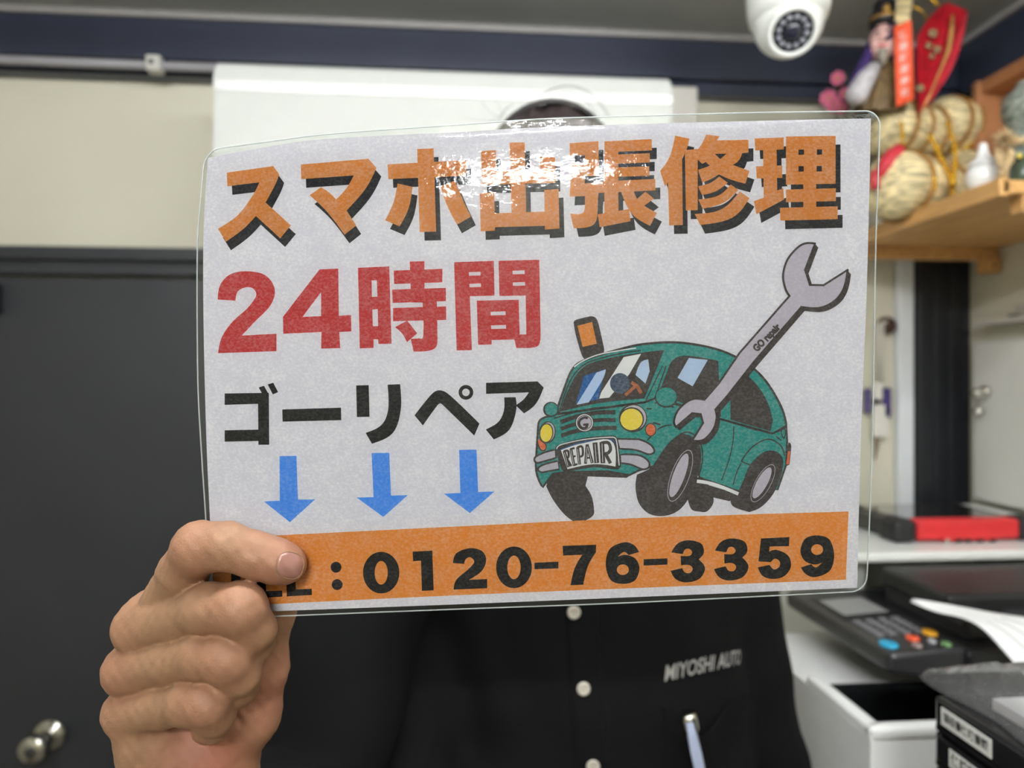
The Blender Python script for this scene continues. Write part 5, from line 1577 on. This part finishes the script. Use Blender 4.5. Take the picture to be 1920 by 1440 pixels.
box('corner_pad', (tx0 - .012, ty1 - .05, zr + .0005), (tx0 + .028, ty1 + .004, zr + th + .001), mat('black_rubber', rgb(26, 26, 28), .6), tab, .010)
bobj('screw', lathe_bm([(.0045, 0), (.004, .0015), (0, .0018)], 16, align((0, -1, 0), on(1776, 1014, 1, ty0 - .002))), M_chrome, tab)
for x in (1798, 1815, 1838, 1862):
    p = on(x, 1013, 1, ty0 - .002)
    box('port', (p.x - .005, ty0 - .0028, p.z - .0028), (p.x + .005, ty0, p.z + .0028), M_black, tab, .0005)
for x, y in ((1730, 1.10),):
    bobj('tablet_button', lathe_bm([(.010, 0), (.009, .002), (0, .0025)], 20, Matrix.Translation((tx0 + .006, ty0 + .035, zr + th + .0008))), M_darkgrey, tab, True)
bobj('tablet_cable', tube_bm([Vector((tx1 - .02, ty1 - .01, zr + .02)), Vector((tx1 - .05, ty1 + .06, zr + .012)), Vector((tx1 - .10, ty1 + .12, zr + .006)), Vector((tx1 - .2, ty1 + .14, zr + .006))], .0028, 8), M_black, tab, True)

# ---- printer: white body, black scanner, tilted control panel
pz_ = CAM_Z - .385
pr = empty('printer', (.75, .9, zdk), 'black and white office printer with control panel and coloured keys', 'printer')
M_pw = mat('printer_white', rgb(240, 241, 240), .35, var=.02)
wb = bmesh.new()                                  # white casing round an open well
zw = pz_ - .110
box_bm((.452, .737, zdk), (1.02, 1.06, zw), 0, bm=wb)
box_bm((.452, .737, zw), (.620, .753, pz_), 0, bm=wb)
box_bm((.452, .753, zw), (.472, .877, pz_), 0, bm=wb)
box_bm((.452, .877, zw), (.620, 1.06, pz_), 0, bm=wb)
box_bm((.620, .737, zw), (1.02, 1.06, pz_), 0, bm=wb)
bobj('white_body', wb, M_pw, pr)
wl = bmesh.new()                                  # black plastic lining of the well
box_bm((.472, .753, pz_ - .110), (.618, .877, pz_ - .106), 0, bm=wl)
box_bm((.472, .753, pz_ - .108), (.618, .755, pz_ - .001), 0, bm=wl)
box_bm((.472, .875, pz_ - .108), (.618, .877, pz_ - .001), 0, bm=wl)
box_bm((.472, .753, pz_ - .108), (.474, .877, pz_ - .001), 0, bm=wl)
box_bm((.616, .753, pz_ - .108), (.618, .877, pz_ - .001), 0, bm=wl)
bobj('paper_well', wl, M_black, pr)
b = bmesh.new()
for (lo, hi) in (((.452, .735, pz_ - .004), (.622, .752, pz_ + .012)), ((.452, .737, pz_ - .004), (.470, .880, pz_ + .012))):
    box_bm(lo, hi, .006, 3, bm=b)
bobj('well_rim', b, M_pw, pr)
box('seam', (.56, .7355, zdk + .02), (.562, .7385, pz_ - .01), mat('printer_white', rgb(240, 241, 240), .35, var=.02), pr, 0)
for x in (.66, .75):
    bobj('scuff', lathe_bm([(.0025, 0), (.002, .0006), (0, .0008)], 10, align((0, -1, 0), Vector((x - .08, .737, pz_ - .05)))), M_darkgrey, pr)
# scanner stack
box('engine', (.605, .79, pz_ - .002), (1.02, 1.05, CAM_Z - .315), M_black, pr, .006)
box('scanner_lid', (.628, .825, CAM_Z - .318), (1.03, .99, CAM_Z - .292), M_darkgrey, pr, .006)
box('feeder', (.620, .845, CAM_Z - .294), (1.03, .99, CAM_Z - .266), M_black, pr, .006)
box('feeder_tray', (.690, .800, CAM_Z - .302), (1.03, .86, CAM_Z - .286), M_darkgrey, pr, .004)
for x in (.74, .80, .90):
    box('feeder_roller', (x, .84, CAM_Z - .284), (x + .035, .848, CAM_Z - .272), M_darkgrey, pr, .002)
pp0 = CAM_Z - .318
def panel_pt(u, v, h=0.0):
    """u along the wall (0 near, 1 far), v outwards->in (0 room side, 1 printer side)"""
    return Vector((.512 + .098 * v, .795 + .265 * u, pp0 + .006 * v + h))
pb_ = bmesh.new()
box_bm((.512, .795, pp0 - .045), (.610, 1.06, pp0), .008, 3, bm=pb_)
for v in pb_.verts:
    k = (v.co.x - .512) / .098
    v.co.z += .006 * k - (.020 * (1 - k) if v.co.z < pp0 - .02 else 0) * -1
cpn = bobj('control_panel', pb_, mat('panel_black', rgb(44, 44, 46), .32, var=.05), pr, True)
for p in cpn.data.polygons: p.use_smooth = False
def on_panel(name, u0, v0, u1, v1, m, h=.0012):
    c = [panel_pt(u0, v0), panel_pt(u1, v0), panel_pt(u1, v1), panel_pt(u0, v1)]
    V = [p + UP * -.001 for p in c] + [p + UP * h for p in c]
    return mobj(name, V, [(4, 5, 6, 7), (0, 1, 5, 4), (1, 2, 6, 5), (2, 3, 7, 6), (3, 0, 4, 7)], m, cpn)
on_panel('screen_bezel', .45, .12, .80, .92, M_black)
on_panel('screen', .50, .20, .75, .84, mat('lcd_grey', rgb(150, 152, 150), .3), .0018)
for i in range(5):
    for j in range(4):
        on_panel('key', .205 + i * .047, .18 + j * .18, .232 + i * .047, .28 + j * .18, mat('panel_key', rgb(120, 120, 124), .4), .0022)
for u, v, r, cname, c in ((.105, .16, .0115, 'blue_key', rgb(40, 160, 200)), (.145, .55, .0085, 'red_key', rgb(226, 88, 52)), (.19, .86, .0095, 'yellow_key', rgb(240, 172, 40)), (.045, .80, .006, 'green_key', rgb(110, 150, 96)), (.06, .45, .006, 'grey_key', rgb(150, 130, 128)), (.09, .70, .005, 'white_key', rgb(176, 176, 180))):
    p = panel_pt(u, v)
    bobj(cname, lathe_bm([(r, -.001), (r, .002), (r * .8, .003), (0, .0032)], 20, Matrix.Translation(p) @ Matrix.Diagonal((.85, 1.15, 1, 1))), mat(cname + '_plastic', c, .3), cpn, True)
box('feeder_sheet', (.80, .80, CAM_Z - .2855), (1.0, .90, CAM_Z - .2835), M_paper, pr, 0, Matrix.Rotation(0, 4, 'Z'))
box('tray_edge', (.688, .797, CAM_Z - .289), (1.03, .801, CAM_Z - .285), mat('tray_edge_grey', rgb(86, 84, 82), .35), pr, .001)
# sheet of paper lying out of the feeder, curling down towards the front
sheet = empty('printed_sheet', pix(1850, 1200, .80), 'curled white paper sheet hanging out of the black scanner', 'paper')
V = []
nU, nV = 16, 10
for j in range(nV + 1):
    for i in range(nU + 1):
        u, v = i / nU, j / nV
        # left-lower edge and right-upper edge, followed in space
        e0 = catmull('~1706,1128 ~1755,1147 ~1810,1160 ~1850,1185 ~1895,1235 ~1945,1290', 6, closed=False)
        e1 = catmull('~1712,1122 ~1790,1135 ~1860,1148 ~1930,1158 ~1985,1170 ~2040,1190', 6, closed=False)
        t = u * (len(e0) - 1); k = min(int(t), len(e0) - 2); f = t - k
        a0 = (e0[k][0] + (e0[k + 1][0] - e0[k][0]) * f, e0[k][1] + (e0[k + 1][1] - e0[k][1]) * f)
        a1 = (e1[k][0] + (e1[k + 1][0] - e1[k][0]) * f, e1[k][1] + (e1[k + 1][1] - e1[k][1]) * f)
        V.append(pix(a0[0] + (a1[0] - a0[0]) * v, a0[1] + (a1[1] - a0[1]) * v, .90 - .16 * u + .06 * v * u))
Fc = [(j * (nU + 1) + i, j * (nU + 1) + i + 1, (j + 1) * (nU + 1) + i + 1, (j + 1) * (nU + 1) + i) for j in range(nV) for i in range(nU)]
so = mobj('page', V, Fc, M_paper, sheet, True)
md = so.modifiers.new('thickness', 'SOLIDIFY'); md.thickness = .0004
for j in (3, 5, 7):
    rowA = [V[j * (nU + 1) + i] + (CAM - V[j * (nU + 1) + i]).normalized() * .0008 for i in range(8, nU)]
    bobj('ruled_line', tube_bm(rowA, .0005, 4), mat('grey_ink', rgb(150, 150, 150), .6), sheet)

# ---- stacked black letter trays with name tapes
trays = []
tz = [CAM_Z - .277, CAM_Z - .3085, CAM_Z - .340]
M_tray = mat('smoky_black_tray', rgb(30, 30, 32), .25, var=.08, coat=.2)
M_trayf = mat('smoky_grey_tray', rgb(92, 90, 88), .25, var=.06, coat=.2)
names = ['top black letter tray with a Japanese name tape beside the printer', 'second black letter tray down with a name tape, under the top one', 'lowest black letter tray, resting on the black drawer unit']
texts = ['領収書保険書類', '保険関係証明', '']
for k, z in enumerate(tz):
    e = empty('letter_tray', (.58, .44, z - .06), names[k], 'tray', 'letter trays beside the printer')
    x0, x1, y0, y1 = .428, .70, .26, .600
    b = bmesh.new()
    hgt = .0315
    zb_ = z - hgt + .0005
    box_bm((x0, y0, zb_), (x1, y1, zb_ + .006), .002, bm=b)
    box_bm((x0, y1 - .006, zb_), (x1, y1, z), .003, bm=b)
    box_bm((x0, y0, zb_), (x1, y0 + .006, z), .003, bm=b)
    box_bm((x1 - .006, y0, zb_), (x1, y1, z), .003, bm=b)
    bobj('tray_body', b, M_tray, e)
    bobj('front_lip', box_bm((x0 - .002, y0, z - .0235), (x0 + .004, y1 - .004, z - .002), .002), M_tray, e)
    bobj('lower_front', box_bm((x0 + .004, y0, zb_ + .001), (x0 + .008, y1 - .01, z - .022), .001), M_trayf, e)
    if k == 0: bobj('lid', box_bm((x0, y0, z - .006), (x1, y1, z), .003), M_tray, e)
    if texts[k]:
        p0_ = on(1779, 1342 if k == 0 else 1402, 0, x0 - .002)
        zc = z - .0128
        ya, yb = (.588, .530) if k == 0 else (.578, .512)
        box('name_tape', (x0 - .0027, yb, zc - .0075), (x0 - .0021, ya, zc + .0075), mat('tape_white', rgb(232, 232, 228), .4), e, 0)
        V2, P2 = text_mesh(texts[k], .02)
        w2 = max(v[0] for v in V2) - min(v[0] for v in V2)
        s = (ya - yb - .006) / w2
        mobj('tape_lettering', [Vector((x0 - .0030, (ya + yb) / 2 - x * s, zc + y * s * 1.15)) for x, y in V2], P2, mat('tape_ink', rgb(60, 60, 62), .6), e)

du = empty('drawer_unit', (.58, .44, zdk), 'black drawer unit under the letter trays on the grey desk', 'drawers')
zt_ = tz[2] - .0315
box('carcass', (.434, .262, zdk), (.70, .598, zt_), M_tray, du, .003)
for k in range(3):
    hz_ = (zt_ - zdk) / 3
    dr = box('drawer', (.428, .268, zdk + k * hz_ + .004), (.4345, .592, zdk + (k + 1) * hz_ - .004), M_trayf, du, .002)
    box('drawer_pull', (.420, .38, zdk + (k + .5) * hz_ - .006), (.4285, .48, zdk + (k + .5) * hz_ + .006), M_black, dr, .003)

# ---- clear plastic bag of cards on the trays
bag = empty('plastic_bag', (.56, .45, tz[0]), 'crumpled clear plastic bag of printed cards lying on the top tray', 'bag')
film_m = bpy.data.materials.new('clear_bag_film'); film_m.use_nodes = True
nt = film_m.node_tree; nt.nodes.clear()
out = nt.nodes.new('ShaderNodeOutputMaterial'); tr = nt.nodes.new('ShaderNodeBsdfTransparent'); gl = nt.nodes.new('ShaderNodeBsdfGlossy'); df = nt.nodes.new('ShaderNodeBsdfDiffuse')
tr.inputs[0].default_value = (.97, .97, .98, 1); gl.inputs['Roughness'].default_value = .05; df.inputs[0].default_value = (.8, .8, .82, 1)
m1 = nt.nodes.new('ShaderNodeMixShader'); m1.inputs[0].default_value = .05
m2 = nt.nodes.new('ShaderNodeMixShader'); lw = nt.nodes.new('ShaderNodeFresnel'); lw.inputs[0].default_value = 1.5
nzb = nt.nodes.new('ShaderNodeTexNoise'); nzb.inputs['Scale'].default_value = 60; bpn = nt.nodes.new('ShaderNodeBump'); bpn.inputs['Strength'].default_value = 1.0; bpn.inputs['Distance'].default_value = .008
nt.links.new(nzb.outputs['Fac'], bpn.inputs['Height']); nt.links.new(bpn.outputs[0], gl.inputs['Normal'])
nt.links.new(tr.outputs[0], m1.inputs[1]); nt.links.new(df.outputs[0], m1.inputs[2])
nt.links.new(lw.outputs[0], m2.inputs[0]); nt.links.new(m1.outputs[0], m2.inputs[1]); nt.links.new(gl.outputs[0], m2.inputs[2]); nt.links.new(m2.outputs[0], out.inputs[0])
n = 34
for layer, hh in (('bag_film_top', .040), ('bag_film_bottom', .003)):
    V = []
    for j in range(n + 1):
        for i in range(n + 1):
            u, v = i / n, j / n
            x = .436 + .262 * u + .010 * mnoise.noise(Vector((v * 6, 2.1, 0)))
            y = .272 + .365 * v + .012 * mnoise.noise(Vector((u * 6, 7.1, 0)))
            edge_ = min(1, 5 * min(u, 1 - u), 5 * min(v, 1 - v))
            z = tz[0] + .002 + (hh - .002) * (edge_ ** .7) + (.013 * mnoise.noise(Vector((u * 9, v * 9, 1.3))) + .009 * mnoise.noise(Vector((u * 23, v * 23, 4)))) * edge_ * (hh > .01)
            V.append((x, y, max(z, tz[0] + .0015)))
    Fc = [(j * (n + 1) + i, j * (n + 1) + i + 1, (j + 1) * (n + 1) + i + 1, (j + 1) * (n + 1) + i) for j in range(n) for i in range(n)]
    mobj(layer, V, Fc, film_m, bag, True)
M_card = mat('card_white', rgb(226, 224, 220), .6)
cb = bobj('card_block', box_bm((.450, .29, tz[0] + .004), (.69, .560, tz[0] + .014), .001), M_card, bag)
for i in range(4):
    for j in range(4):
        x0 = .458 + i * .056; y0 = .300 + j * .064
        box('printed_card', (x0, y0, tz[0] + .014), (x0 + .046, y0 + .040, tz[0] + .0146), mat('card_grey_print', rgb(104, 100, 100), .5, var=.2, vscale=90), cb, 0)
